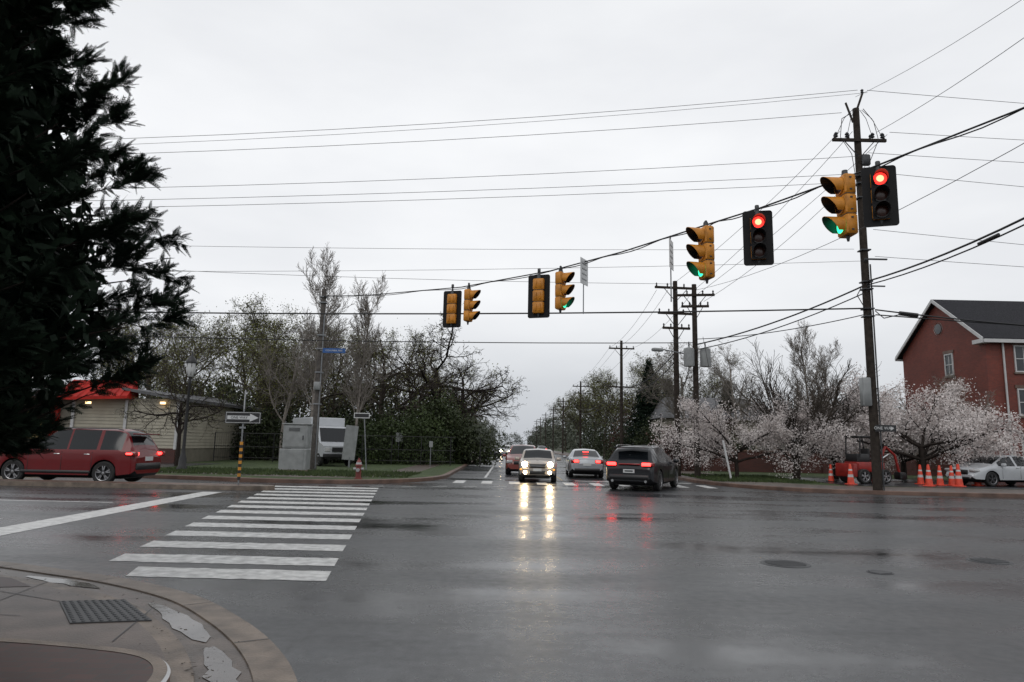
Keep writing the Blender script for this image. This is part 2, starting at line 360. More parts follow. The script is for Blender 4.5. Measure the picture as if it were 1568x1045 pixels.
for a,c in (((-6.5,7.75),(-3.2,6.3)),((-4.9,7.6),(-4.6,5.6)),((-3.25,6.6),(-3.0,5.5)),((-9,6.6),(-4.2,6.2))):
    d=Vector((c[0]-a[0],c[1]-a[1])).normalized(); nx,ny=-d.y*.006,d.x*.006
    b.poly([(a[0]-nx,a[1]-ny,.050),(c[0]-nx,c[1]-ny,.050),(c[0]+nx,c[1]+ny,.050),(a[0]+nx,a[1]+ny,.050)],M_dkgrey)
for i in range(20,80,9): # transverse joints in the kerb band
    p,q=outer[i],midc[i]; d=Vector((q[0]-p[0],q[1]-p[1])).normalized(); nx,ny=-d.y*.006,d.x*.006
    b.poly([(p[0]-nx,p[1]-ny,.0222),(q[0]-nx,q[1]-ny,.0262),(q[0]+nx,q[1]+ny,.0262),(p[0]+nx,p[1]+ny,.0222)],M_dkgrey)
b.poly([(-6.6,8.1,.050),(-5.4,7.75,.050),(-4.9,7.35,.050),(-6.0,7.1,.050),(-9,7.3,.050),(-9,8.4,.050)],M_brickpave)
b.obj('corner_sidewalk')
b=B()
ed=smoothpath([(-14,5.9),(-8,5.55),(-5,5.35),(-3.67,5.23),(-2.9,5.10),(-2.4,4.93),(-2.12,4.6),(-2.02,4.1),(-1.95,3),(-1.9,1),(-1.9,-10)])
e1=offset(ed,-.02); e2=offset(ed,-.10); b.strip(ed,ed,.125,M_curbred,za=.04); b.strip(ed,e1,.14,M_trim,za=.125); b.strip(e1,e2,.142,M_curb); b.poly([(x,y,.139) for x,y in e2]+[(-14,-10,.139)],M_brickpave)
b.obj('brick_sidewalk')
b=B(); gp=[(-4.2,6.72),(-3.65,6.84),(-3.02,6.12),(-3.63,5.98)]
b.prism(gp,.047,.056,M_dkgrey)
A=[Vector(g) for g in gp]
for i in range(9):
    for j in range(13):
        u,w=(i+.5)/9,(j+.5)/13; q=(A[0]*(1-u)+A[1]*u)*(1-w)+(A[3]*(1-u)+A[2]*u)*w
        b.cyl((q.x,q.y,.056),(q.x,q.y,.063),.018,.012,M_dkgrey,6)
b.obj('tactile_paving_plate')

# road markings
b=B(); ys=[8.47]+[9.42+1.21*i for i in range(13)]
rm=random.Random(5)
for i,y in enumerate(ys):
    xr=lambda q:-2.1-(q-8.3)*.152; xl=lambda q:-5.16-(q-9.2)*.2
    x0=-4.4 if i==0 else None; h=.30
    y0,y1=y-h,y+h; xa=x0 if x0 else xl(y0); xb=x0-.18 if x0 else xl(y1)
    n=26; A_=[];C_=[]
    for k in range(n+1):
        t=k/n; e=rm.uniform(-.018,.018) ; A_.append((xa+(xr(y0)-xa)*t,y0+e+.03*(1-t))); C_.append((xb+(xr(y1)-xb)*t,y1+rm.uniform(-.018,.018)+.03*(1-t)))
    b.strip(A_,C_,.004,M_white)
b.obj('crosswalk_marking')
b=B()
b.poly([(-7.95,9.9,.004),(-8.57,20.9,.004),(-9.15,20.9,.004),(-8.62,9.9,.004)],M_white)
for y in (13.3,17.0):
    x=-9.6
    while x>-80: b.poly([(x-3,y-.06,.004),(x,y-.06,.004),(x,y+.06,.004),(x-3,y+.06,.004)],M_white); x-=6 if y<15 else 3.01
for x in np.arange(-2.3,8.4,1.15):
    b.poly([(x,28.2,.004),(x+.45,28.2,.004),(x+.45,30.2,.004),(x,30.2,.004)],M_white)
b.poly([(3,31.5,.004),(8.3,31.5,.004),(8.3,31.9,.004),(3,31.9,.004)],M_white)
for dx in (-.15,.08): b.poly([(2.3+dx,32,.004),(2.4+dx,32,.004),(2.0+dx,400,.004),(1.9+dx,400,.004)],M_yel)
b.poly([(-1.2,33,.004),(-1.08,33,.004),(-1.3,300,.004),(-1.42,300,.004)],M_white)
for i in range(9): b.poly([(-7.2+i*1.1,24.3+i*.32,.0045),(-6.7+i*1.1,24.45+i*.32,.0045),(-6.7+i*1.1,24.6+i*.32,.0045),(-7.2+i*1.1,24.45+i*.32,.0045)],M_white)
b.obj('lane_marking')
def manhole(x,y,r):
    b=B(); b.lathe((0,0,0),[(r,.002),(r*.97,.008),(r*.86,.008),(r*.85,.004),(0.001,.005)],M_dkgrey,28)
    for i in range(-3,4):
        w=math.sqrt(max(.0,1-(i/4.2)**2))*r*.78; b.box((0,i*r*.19,.008),(w*2,.03,.006),M_dkgrey)
    b.obj('manhole_cover',(x,y,0),.2)
manhole(3.95,10.05,.34); manhole(5.0,9.5,.17); manhole(7.3,10.7,.30)

# ------------------------------------------------------------------ utility poles, wires
def pole(name,x,y,h,r0,r1,arms=(),mt=M_wood,extra=None,z0=.1):
    b=B(); n=8
    for i in range(n):
        a=i/n;c=(i+1)/n; b.cyl((0,0,z0+(h-z0)*a),(0,0,z0+(h-z0)*c),r0+(r1-r0)*a,r0+(r1-r0)*c,mt,14,i in(0,n-1))
    for z,w,ang in arms:
        ca,sa=math.cos(ang),math.sin(ang)
        b.box((0,-.14,z),(w,.1,.12),mt,ang)
        for t in(-.46,-.2,.2,.46):
            px,py=ca*w*t,sa*w*t-.14; b.lathe((px,py,z+.06),[(.02,0),(.05,.03),(.03,.07),(.055,.11),(.03,.17),(0.001,.2)],M_dkgrey,8)
        b.cyl((ca*w*.28,sa*w*.28-.14,z-.04),(0,-.1,z-.75),.02,.02,M_dkgrey,6); b.cyl((-ca*w*.28,-sa*w*.28-.14,z-.04),(0,-.1,z-.75),.02,.02,M_dkgrey,6)
    if extra: extra(b)
    return b.obj(name,(x,y,0),0,smooth=40)
def mainx(b):
    b.box((.12,-.05,15.9),(.07,.07,1.0),M_wood,ry=.35); b.lathe((.28,-.05,16.35),[(.02,0),(.07,.05),(.04,.1),(.07,.15),(.001,.22)],M_dkgrey,8)
    b.box((-.3,-.05,15.5),(.06,.06,.9),M_wood,ry=-.3)
    for dx in(-.95,-.5,.55,.95):
        b.lathe((dx,-.14,14.35),[(.03,0),(.09,.04),(.05,.1),(.09,.15),(.04,.22),(.001,.25)],M_dkgrey,8)
        b.path([(dx,-.14,14.4),(dx*.6,-.14,15.2),(dx*.2,-.1,15.6)],.012,M_wire,4)
    b.path([(-.3,-.2,15.4),(-.75,-.3,15.1),(-.85,-.3,14.3),(-.4,-.25,13.6),(-.2,-.2,12)],.015,M_wire,4)
    b.path([(.2,-.2,15.6),(.55,-.3,15.0),(.7,-.3,14.2),(.3,-.22,13.2),(.2,-.2,11)],.015,M_wire,4)
    b.box((.22,-.12,13.4),(.35,.2,.45),M_dkgrey,bev=.04)
    for z in(12.7,12.4,11.8,9.6,8.3,8.0,7.2,6.9): b.box((0,-.02,z),(.38,.38,.05),M_dkgrey)
    b.cyl((.15,-.17,.1),(.14,-.15,9),.03,.03,M_dkgrey,8)
    b.box((-.31,-.1,3.9),(.34,.3,1.1),M_grey,bev=.03)
    b.box((.35,-.2,9.2),(.9,.06,.06),M_dkgrey); b.box((.3,-.2,8.1),(.7,.05,.05),M_dkgrey)
    b.box((.3,-.27,2.5),(.8,.012,.26),M_signb)
    b.poly([(.62,-.28,2.5),(.48,-.28,2.58),(.48,-.28,2.42)],M_signw)
    b.path([(.2,-.2,7.1),(.5,-.25,6.8),(.9,-.25,6.9),(1.3,-.25,7.0)],.02,M_wire,5); b.path([(-.2,-.2,8.2),(-.5,-.25,7.7),(-.2,-.2,7.2)],.018,M_wire,5)
o=pole('utility_pole',14.1,26.6,15.7,.175,.13,[(14.25,2.2,0)],extra=mainx)
text(o,'ONE WAY',.16,(.22,-.279,2.5),(math.pi/2,0,0),M_signw)
def tx(b):
    for dx in(-.42,.42): b.lathe((dx,-.35,5.7),[(.001,0),(.26,.02),(.27,.1),(.27,.85),(.24,.95),(.08,1.0),(.001,1.05)],M_grey,14); b.cyl((dx,-.35,6.75),(dx,-.35,7.0),.04,.02,M_dkgrey,8)
    b.cyl((0,0,6.3),(-1.9,-.6,6.55),.03,.03,M_steel,8); b.box((-2.1,-.66,6.5),(.6,.28,.16),M_grey,rz=.3,bev=.05)
pole('utility_pole',8.75,36,10.5,.16,.12,[(10.1,2.3,.1),(8.7,2.0,.1),(7.9,1.5,.1)],extra=None)
pole('utility_pole',9.5,35,10.1,.16,.12,[(9.5,2.0,-.15),(8.9,1.4,-.15)],extra=tx)
for x,y,h in((9.4,58,10.6),(9.4,92,10.2),(9.6,125,10.2),(9.7,155,10.2),(9.8,190,10.5),(9.9,225,10.5),(10,260,11)):
    pole('utility_pole',x,y,h,.16,.11,[(h-.7,2.2,.05),(h-4.0 if y<70 else h-1.6,2.2 if y<70 else 1.6,.05)],mt=M_wood)
def lp(b):
    b.cyl((.12,-.1,.2),(.12,-.1,8),.03,.03,M_steel,8)
    for z in(8.9,8.6,6.9,6.2,5.0,3.4): b.box((0,0,z),(.36,.36,.06),M_steel)
    b.box((.75,-.22,6.1),(1.15,.02,.24),M_signblue); b.box((.2,-.2,6.1),(.3,.05,.05),M_steel)
    b.box((0,-.2,4.3),(.3,.2,.4),M_grey,bev=.02)
o=pole('signal_pole',-9.75,34.5,9.3,.17,.12,mt=M_wood2,extra=lp)
text(o,'COLUMBIA PIKE',.12,(.75,-.235,6.1),(math.pi/2,0,0),M_signw)
pole('utility_pole',13.4,8.2,12.8,.2,.15,[(12.2,2.2,1.4)])

def sag(a,c,s,n=14):
    return [(a[0]+(c[0]-a[0])*t,a[1]+(c[1]-a[1])*t,a[2]+(c[2]-a[2])*t-4*s*t*(1-t)) for t in [i/n for i in range(n+1)]]
W=[]
W+=[((13.9,26,16.2),(-46,26.5,12.9),1.0,.010,M_thin),((14.3,26,16.1),(-46,26.9,12.7),1.0,.008,M_thin),((13.2,26,15.2),(-46,26,11.9),.8,.010,M_thin),
((14.1,26.3,13.5),(-46,26.5,10.9),.7,.010,M_thin),((14.1,26.3,12.75),(-46,26.4,10.2),.5,.010,M_thin),((14.1,26.3,12.4),(-46,26.3,9.9),.5,.010,M_thin),
((17,33,11.6),(-46,33,11.2),.35,.010,M_thin),((8.7,36,10.35),(-46,33,11.0),.5,.011,M_thin),((14.1,26.3,9.1),(-46,30,8.9),.5,.008,M_thin),
((14.1,26.4,7.2),(-46,31,7.6),.55,.032,M_wire),((9.4,35,7.0),(-46,31,6.9),.5,.024,M_wire),
((14.3,26,16.2),(60,26,14.5),.4,.010,M_thin),((15.1,26,14.4),(60,26,14),.4,.010,M_thin),((14.2,26,13.5),(60,26,12.5),.3,.010,M_thin),((14.2,26,12.7),(60,26,10),.3,.010,M_thin),((14.2,26,9.2),(60,27,8.2),.3,.010,M_thin),((14.2,26,10.3),(60,27,7.5),.2,.010,M_thin),
((13.1,26,14.4),(8.7,36,10.4),.3,.010,M_thin),((13.6,26,14.4),(9.5,35,9.8),.3,.010,M_thin),((15.0,26,14.3),(9.7,35,9.6),.2,.010,M_thin),
((14.1,26,13.0),(10,35,9.2),.4,.010,M_thin),
((14.6,26,14.4),(13.4,8.2,12.4),.4,.010,M_thin),((13.8,26,15.9),(13.2,8.2,12.6),.5,.008,M_thin),
((9.6,35,9.8),(13.2,8.2,9.7),.9,.010,M_thin),
((14.2,26.2,7.1),(30,26.6,6.5),.25,.03,M_wire),((14.2,26.2,6.9),(60,27.5,7.2),.7,.025,M_wire)]
for k,(za,zb,s,r) in enumerate([(8.3,8.6,.55,.035),(8.15,8.5,.6,.025)]): W.append(((14.1,26.4,za),(13.3,8.2,zb),s,r,M_wire))
W+=[((14.1,26.4,8.2),(9.5,35,6.9),.25,.035,M_wire),((14.1,26.4,7.9),(8.8,36,6.6),.35,.025,M_wire),((14.1,26.4,7.0),(9.6,35,7.2),.2,.02,M_wire)]
pts=[(8.75,36,10.3),(9.4,58,10.3),(9.4,92,10),(9.6,125,10),(9.7,155,10),(9.8,190,10),(9.9,225,10),(10,260,10)]
for a,c in zip(pts[:-1],pts[1:]):
    for dx in(-1,-.4,1): W.append(((a[0]+dx,a[1],a[2]-.3),(c[0]+dx,c[1],c[2]-.3),.5,.010,M_thin))
    for dz in(-3.6,-4.1): W.append(((a[0],a[1],a[2]+dz),(c[0],c[1],c[2]+dz),.7,.028,M_wire))
b=B()
for a,c,s,r,mt in W: b.path(sag(a,c,s),r,mt,5)
b.cyl((15.2,26.3,7.0),(15.9,26.3,6.93),.09,.09,M_black,8); b.cyl((13.75,19.5,7.75),(13.7,18.6,7.75),.05,.05,M_black,8)
b.obj('overhead_wires')
span=[(-9.85,34.5,8.95),(-6.5,30.5,8.2),(-1.95,25.2,7.43),(1.2,21.4,7.15),(3.1,19.1,7.15),(5.0,17,7.33),(5.95,16,7.42),(7.55,14.1,7.63),(9.69,12.2,8.16),(13.3,8.4,9.3)]
b=B()
b.path(span,.020,M_wire,6)
w2=[]
for i in range(len(span)-1):
    a=Vector(span[i]);c=Vector(span[i+1])
    for k in range(8):
        t=k/8; q=a.lerp(c,t); ph=(i*8+k)*1.1; w2.append((q.x+.04*math.cos(ph),q.y+.04*math.sin(ph),q.z-.04+.04*math.sin(ph)))
b.path(w2,.015,M_wire,5); b.obj('span_wire')

def signal(x,y,ztop,zc,h,yaw,plate,lit=None,house=M_sigyel,name='traffic_light'):
    """lenses face local -Y; h = body height"""
    b=B(); s=h/1.07; w=.34*s; d=.2*s; top=zc+h/2
    for i in range(3):
        z=top-(i+.5)*h/3
        b.box((0,0,z),(w,d,h/3-.012),house,bev=.03)
        if plate: b.box((0,-d/2-.004,z),(w+.004,.012,h/3-.004),M_matblk)
        b.lathe((0,-d/2-.012,z),[(.155*s,0),(.155*s,-.02),(.135*s,-.022)],M_black if plate else house,20,'Y')
        L=(M_redlit if lit==0 else M_lensoff,M_lensoff,M_greenlit if lit==2 else M_lensoff)[i]
        b.lathe((0,-d/2-.022,z),[(.14*s,0),(.1*s,-.02),(.06*s,-.03),(.001,-.034)],L,20,'Y')
        if lit==0 and i==0: b.lathe((0,-d/2-.05,z),[(.075*s,0),(.001,-.012)],M_redcore,14,'Y')
        n=16; r=.152*s; vs=[];
        for k in range(n+1):
            t=math.radians(-45+270*k/n); up=(math.sin(t)+.7)/1.7
            ln=(.10+.20*up)*s*(.8 if plate else 1.05)
            for rr in(r,r-.008): vs+= [(math.cos(t)*rr,-d/2-.01,z+math.sin(t)*rr),(math.cos(t)*rr,-d/2-.01-ln,z+math.sin(t)*rr)]
        fo=[];fi=[]
        for k in range(n):
            a=k*4;c=a+4; fo.append((a,a+1,c+1,c)); fi.append((a+2,c+2,c+3,a+3)); fo.append((a+1,a+3,c+3,c+1))
        b.add(vs,fo,M_black if plate else house); b.add(vs,fi,M_black)
        for dx in(-1,1): b.box((dx*w*.2,d/2+.01,z),(.05,.03,h/3*.6),house,bev=.01)
        for zz in(-.3,.3): b.box((w/2+.004,0,z+zz*h/3),(.02,.05,.03),M_dkgrey)
    for i in(1,2): b.box((0,0,top-i*h/3),(w*.96,d*.9,.014),M_dkgrey)
    if plate:
        pw,ph=.68*s,h+.28
        n=6; R=.07; out=[]
        for cx,cz,a0 in((pw/2-R,ph/2-R,0),(-pw/2+R,ph/2-R,90),(-pw/2+R,-ph/2+R,180),(pw/2-R,-ph/2+R,270)):
            for k in range(n+1):
                t=math.radians(a0+90*k/n); out.append((cx+R*math.cos(t),cz+R*math.sin(t)))
        m=len(out); f=-.03
        vs=[(px,f,zc+pz) for px,pz in out]+[(px,f+.012,zc+pz) for px,pz in out]
        b.add(vs,[tuple(range(m)),tuple(range(2*m-1,m-1,-1))]+[(i,m+i,m+(i+1)%m,(i+1)%m) for i in range(m)],M_matblk)
    b.cyl((0,0,top),(0,0,ztop),.03,.03,M_dkgrey,8); b.lathe((0,0,top),[(.001,.16),(.06,.14),(.07,.05),(.09,0)],M_dkgrey,10)
    b.box((0,0,ztop),(.1,.06,.16),M_dkgrey,bev=.02)
    b.cyl((0,0,top-h-.12),(0,0,top-h),.025,.05,M_dkgrey,8)
    b.obj(name,(x,y,0),yaw,smooth=40)
R_=math.radians
signal(-2.3,25.4,7.50,6.62,1.14,R_(165),True)
signal(-1.65,24.9,7.45,6.66,1.20,R_(68),False)
signal(.83,21.5,7.17,6.33,1.14,R_(163),True)
signal(1.5,21.1,7.16,6.42,1.20,R_(60),False,2)
signal(4.95,17,7.35,6.56,1.36,R_(-78),False,2)
signal(5.92,16,7.43,6.67,1.09,R_(-12),True,0)
signal(7.28,14.35,7.62,6.92,1.36,R_(-88),False,2)
signal(7.8,13.95,7.72,7.0,1.06,R_(-18),True,0)
def hangsign(x,y,zt,z,w,h,yaw):
    b=B(); b.box((0,0,z),(w,.01,h),M_signw); b.cyl((0,.02,z-h/2-.9),(0,.02,zt),.018,.018,M_steel,8)
    for k in range(4): b.box((0,-.008,z+h*.3-k*h*.2),(w*.6,.006,h*.05),M_grey)
    b.obj('hanging_traffic_sign',(x,y,0),yaw)
hangsign(2.15,20.2,7.18,6.83,.55,.8,R_(60)); hangsign(4.25,17.85,7.28,6.75,.5,.8,R_(65))

# ------------------------------------------------------------------ street furniture
b=B()
b.cyl((0,0,.14),(0,0,3.14),.028,.028,M_steel,8)
b.box((0,-.04,2.27),(1.15,.012,.38),M_signb,bev=0)
b.box((0,-.0475,2.27),(1.09,.002,.34),M_signw); b.box((0,-.050,2.27),(1.06,.002,.31),M_signb)
ar=[(-.5,.06),(.22,.06),(.22,.13),(.5,0),(.22,-.13),(.22,-.06),(-.5,-.06)]
b.add([(x,-.053,2.27+z) for x,z in ar],[tuple(range(7))],M_signw)
b.box((0,.01,2.85),(.012,.3,.62),M_signw,rz=.25)
b.box((0,-.02,1.95),(.2,.02,.06),M_steel)
for i in range(12):
    b.cyl((0,0,.3+i*.1),(0,0,.4+i*.1),.05,.05,M_mark if i%2 else M_black,10)
o=b.obj('one_way_sign',(-8.62,22.2,0),.03)
text(o,'ONE WAY',.115,(-.12,-.056,2.268),(math.pi/2,0,0),M_signb)
b=B(); b.cyl((0,0,.14),(-.25,0,3.0),.028,.028,M_steel,8); b.box((-.35,-.04,2.85),(.78,.012,.26),M_signw); b.box((-.35,-.048,2.85),(.7,.003,.18),M_signb)
b.obj('street_sign',(-7.0,34,0))
b=B(); b.cyl((0,0,.14),(0,0,2.2),.025,.025,M_steel,6); b.box((0,-.04,1.9),(.45,.012,.6),M_grey); b.obj('parking_sign',(-7.4,46,0),.4)
b=B(); b.cyl((0,0,.14),(0,0,1.7),.025,.025,M_steel,6); b.box((0,-.04,1.5),(.22,.012,.35),M_grey); b.obj('parking_sign',(-4.8,42,0),.3)
b=B(); b.lathe((0,0,.1),[(.22,0),(.24,.12),(.17,.25),(.16,.55),(.10,.75),(.075,1.0),(.055,3.9),(.09,4.0),(.06,4.1),(.10,4.25)],M_black,16)
b.lathe((0,0,4.35),[(.09,0),(.15,.08),(.21,.35),(.2,.62)],M_signw,16)
b.lathe((0,0,4.97),[(.24,0),(.25,.06),(.18,.2),(.10,.3),(.05,.36),(.03,.5),(.001,.58)],M_black,16)
for i in range(6): 
    t=i*math.pi/3; b.cyl((.15*math.cos(t),.15*math.sin(t),4.42),(.22*math.cos(t),.22*math.sin(t),4.98),.014,.014,M_black,5)
b.obj('street_lamp',(-14.7,31.2,0),0,smooth=40)
b=B(); b.box((0,0,.65),(1.25,.9,1.05),M_grey,bev=.03); b.box((0,0,.17),(1.4,1.05,.1),M_curb)
b.box((.05,0,1.75),(1.15,.75,1.1),M_grey,bev=.04); b.box((.05,0,2.33),(1.25,.85,.06),M_grey,bev=.02)
b.box((.05,-.385,1.75),(.95,.02,.95),M_grey,bev=.008); b.box((.42,-.41,1.7),(.04,.04,.2),M_dkgrey); b.box((0,-.46,.65),(1.0,.02,.85),M_grey,bev=.008)
for i in range(5): b.box((.0,-.40,2.0+i*.035),(.5,.012,.014),M_dkgrey)
b.obj('traffic_control_cabinet',(-10.1,32.6,0),.05)
b=B(); b.lathe((0,0,.12),[(.16,0),(.16,.05),(.11,.06),(.105,.5),(.14,.52),(.14,.56),(.11,.58),(.10,.66),(.06,.74),(.03,.76),(.03,.82),(.001,.82)],mat('hydrant_paint',(.17,.035,.03),.5),16)
sv=mat('hydrant_cap',(.32,.32,.33),.4)
b.cyl((-.2,0,.52),(.2,0,.52),.05,.05,sv,12); b.cyl((0,-.2,.48),(0,0,.48),.07,.07,sv,12)
b.lathe((0,0,.68),[(.12,0),(.10,.1),(.05,.18),(.001,.2)],sv,14)
b.obj('fire_hydrant',(-5.9,27.2,0),0,smooth=35)
b=B(); b.cyl((0,0,.14),(-.35,0,2.0),.05,.05,M_signw,10); b.cyl((-.35,0,2.0),(-1.2,.0,7),.012,.012,M_wire,5); b.obj('guy_wire_guard',(10.55,33,0))
def cone(x,y,s=1):
    b=B(); b.box((0,0,.02),(.38,.38,.04),M_black if s<1 else M_orange,bev=.01); b.lathe((0,0,.04),[(.15,0),(.12,.28)],M_orange,16); b.lathe((0,0,.32),[(.121,0),(.105,.12)],M_refl,16)
    b.lathe((0,0,.44),[(.105,0),(.086,.16)],M_orange,16); b.lathe((0,0,.60),[(.087,0),(.076,.07)],M_refl,16); b.lathe((0,0,.67),[(.076,0),(.045,.23),(.001,.235)],M_orange,16)
    b.obj('traffic_cone',(x,y,.15),random.random(),smooth=40,scale=s)
for x,y,s in((15.3,33,.9),(15.15,30.8,1.0),(18.5,30.6,1.05),(19.55,31.5,1),(19.95,30.8,1.1),(20.15,31.6,1),(21.6,32,1),(17.1,32.5,.9),(17.9,33.5,.8),(19.2,32.4,1.0)): cone(x,y,s)

# ------------------------------------------------------------------ vehicles
def wheel(b,x,y,r,side,wd=.23):
    s=side; b.lathe((x,y,r),[(r*.62,s*wd/2*.9),(r*.9,s*wd/2),(r,s*wd/2*.7),(r,-s*wd/2*.7),(r*.9,-s*wd/2),(r*.6,-s*wd/2)],M_rubber,28,'Y')
    b.lathe((x,y,r),[(r*.66,s*wd*.5),(r*.62,s*wd*.46),(r*.60,s*wd*.1)],M_rim,28,'Y')
    b.lathe((x,y,r),[(r*.62,s*wd*.1),(.001,s*wd*.1)],M_black,20,'Y')
    b.lathe((x,y,r),[(r*.14,s*wd*.1),(r*.14,s*wd*.42),(.001,s*wd*.44)],M_rim,12,'Y')
    for k in range(5):
        t=2*math.pi*k/5+.3
        for dt in(-.14,.14):
            c=Vector((x+math.cos(t+dt)*r*.37,y+s*wd*.36,r+math.sin(t+dt)*r*.37)); b.box(c,(r*.52,.03,r*.09),M_rim,ry=-(t+dt*1.6))
def car(name,loc,rz,L,W,H,top,belt,wins,wheels,wr,paint,gc=.2,clad=None,roofw=.72,extra=None,fw=.80,rw=.84):
    b=B(); ns=96; xs=np.linspace(0,L,ns)
    xs=L*(.5-.5*np.cos(np.linspace(0,np.pi,ns)))*.35+xs*.65
    zt=np.interp(xs,[t[0] for t in top],[t[1] for t in top]); k=np.array([1,2,3,2,1.])/9
    zp=np.pad(zt,2,mode='edge'); zt=np.convolve(zp,k,'valid')
    bl=np.interp(xs,[t[0] for t in belt],[t[1] for t in belt])
    wp=W/2*np.interp(xs,[0,.12,.45,1.0,L-1.1,L-.45,L-.12,L],[rw,.93,.985,1,1,.955,.88,fw])
    zbot=np.interp(xs,[0,.12,.6,L-.7,L-.12,L],[gc+.16,gc+.06,gc,gc,gc+.03,gc+.12])
    rows=10; half=[]
    for i,x in enumerate(xs):
        ar=0
        for wx in wheels:
            R=wr+.055
            if abs(x-wx)<R: ar=max(ar,wr+math.sqrt(R*R-(x-wx)**2)*1.0)
        zb=zbot[i]; w=wp[i]; t=zt[i]; bb=min(bl[i],t-.05); cab=min(1,max(0,(t-bb-.05)/.45))
        wg=W/2*(.90*(1-cab)+roofw*cab)*min(1,w/(W/2)+.02)
        z2=max(zb+.10,ar+.0); z3=max(.60*bb,z2+.03); z4=max(bb-.14,z3+.02); z5=max(bb-.04,z4+.01)
        half.append([(0,zb),(w*.80,max(zb,ar)),(w*.985,z2),(w*.992,z3),(w*1.0,z4),(w*.982,z5),(w*.955,max(bb,z5+.01)),(wg,t-.055*(.35+.65*cab)-.0),(wg*.86,t-.012),(0,t+.022)])
    def at(i,j,s): 
        y,z=half[i][j]; return (xs[i]-L/2,s*y,z)
    for s in(1,-1):
        vs=[at(i,j,s) for i in range(ns) for j in range(rows)]
        groups={}
        for i in range(ns-1):
            xm=(xs[i]+xs[i+1])/2; slope=abs((zt[i+1]-zt[i])/(xs[i+1]-xs[i])); hi=zt[i]>bl[i]+.10 and zt[i+1]>bl[i+1]+.06
            for j in range(rows-1):
                m=paint
                if j<=1: m=M_black
                if j==2 and clad: m=clad
                if j==6 and hi and any(a<xm<c for a,c in wins) : m=M_glass
                if j==8 and hi and slope>.27: m=M_glass
                f=(i*rows+j,(i+1)*rows+j,(i+1)*rows+j+1,i*rows+j+1)
                groups.setdefault(m,[]).append(f if s<0 else f[::-1])
        o=len(b.v); b.v+=[tuple(p) for p in vs]
        for m,fs in groups.items():
            k=b.m(m)
            for f in fs: b.f.append([o+q for q in f]); b.mi.append(k)
    for i in(0,ns-1):
        pts=[at(i,j,1) for j in range(rows)]+[at(i,j,-1) for j in range(rows-2,0,-1)]
        b.poly(pts,paint)
    for wx in wheels:
        for s in(1,-1): wheel(b,wx-L/2,s*(W/2-.135),wr,s)
        b.cyl((wx-L/2,-W/2+.3,wr),(wx-L/2,W/2-.3,wr),.06,.06,M_black,8)
        b.box((wx-L/2,0,wr+.05),(wr*2+.2,W-.62,wr*1.3),M_black)
    if extra: extra(b,L,W,H)
    return b.obj(name,loc,rz,smooth=38)
def mirrors(b,x,W,z,paint):
    for s in(1,-1): b.box((x,s*(W/2+.08),z),(.14,.22,.15),paint,bev=.04)
def handles(b,xs,W,z,mt):
    for x in xs:
        for s in(1,-1): b.box((x,s*(W/2*.995),z),(.2,.03,.03),mt,bev=.01)
def seams(b,xs,W,z0,z1):
    for x in xs:
        for s in(1,-1): b.box((x,s*(W/2-.006),(z0+z1)/2),(.010,.010,z1-z0),M_black)
P_red=mat('paint_red',(.125,.003,.005),.35,0,coat=.35,var=.05,spec=.25)
P_blk=mat('paint_black',(.008,.009,.012),.3,0,coat=.5,var=.05,spec=.25)
P_sil=mat('paint_silver',(.32,.34,.36),.32,.5,coat=.8,var=.05)
P_wht=mat('paint_white',(.46,.48,.50),.3,0,coat=.6,var=.05)
P_cream=mat('paint_cream',(.36,.32,.28),.3,.1,coat=.6,var=.05)
P_org=mat('paint_orange_red',(.17,.022,.012),.3,.1,coat=.6,var=.05)
def ex(b,L,W,H):
    h=L/2
    mirrors(b,h-1.55,W,1.13,P_red); handles(b,(h-2.55,h-3.55),W,.98,M_chrome); seams(b,(h-1.62,h-2.72,h-3.72),W,.42,1.06)
    for s in(1,-1):
        b.box((-h+.13,s*(W/2-.10),1.02),(.42,.16,.17),M_tail,bev=.04); b.box((-h+.05,s*(W/2-.2),1.02),(.14,.3,.10),M_taillit,bev=.03)
        b.box((-h+.17,s*(W/2-.030),1.02),(.22,.06,.06),M_taillit,bev=.02)
        b.path([(-h+.6,s*.66,1.80),(-h+.8,s*.66,1.84),(h-2.2,s*.66,1.84),(h-2.0,s*.66,1.79)],.018,M_dkgrey,6)
        b.box((h-.18,s*(W/2-.22),.82),(.3,.3,.14),M_headdim,bev=.04)
        b.box((0,s*(W/2-.02),.40),(L*.45,.05,.1),M_black,bev=.02)
    b.box((-h+.03,0,.6),(.12,W*.8,.22),M_black,bev=.03); b.box((-h-.005,0,.85),(.02,.5,.14),M_signw); b.box((-h+.16,0,1.68),(.3,W*.62,.04),P_red,bev=.015)
    b.box((h,0,.72),(.04,1.1,.28),M_black,bev=.01)
car('red_suv',(-15.0,23.95,0),math.pi,5.1,2.0,1.84,[(0,.82),(.02,1.04),(.10,1.14),(.42,1.74),(.75,1.82),(2.2,1.85),(2.75,1.80),(3.65,1.21),(4.65,1.06),(4.96,.86),(5.1,.62)],
 [(0,1.14),(3.6,1.12),(4.6,1.0),(5.1,.9)],[(.45,1.18),(1.28,2.2),(2.28,3.45)],(.97,3.97),.38,P_red,clad=None,extra=ex)
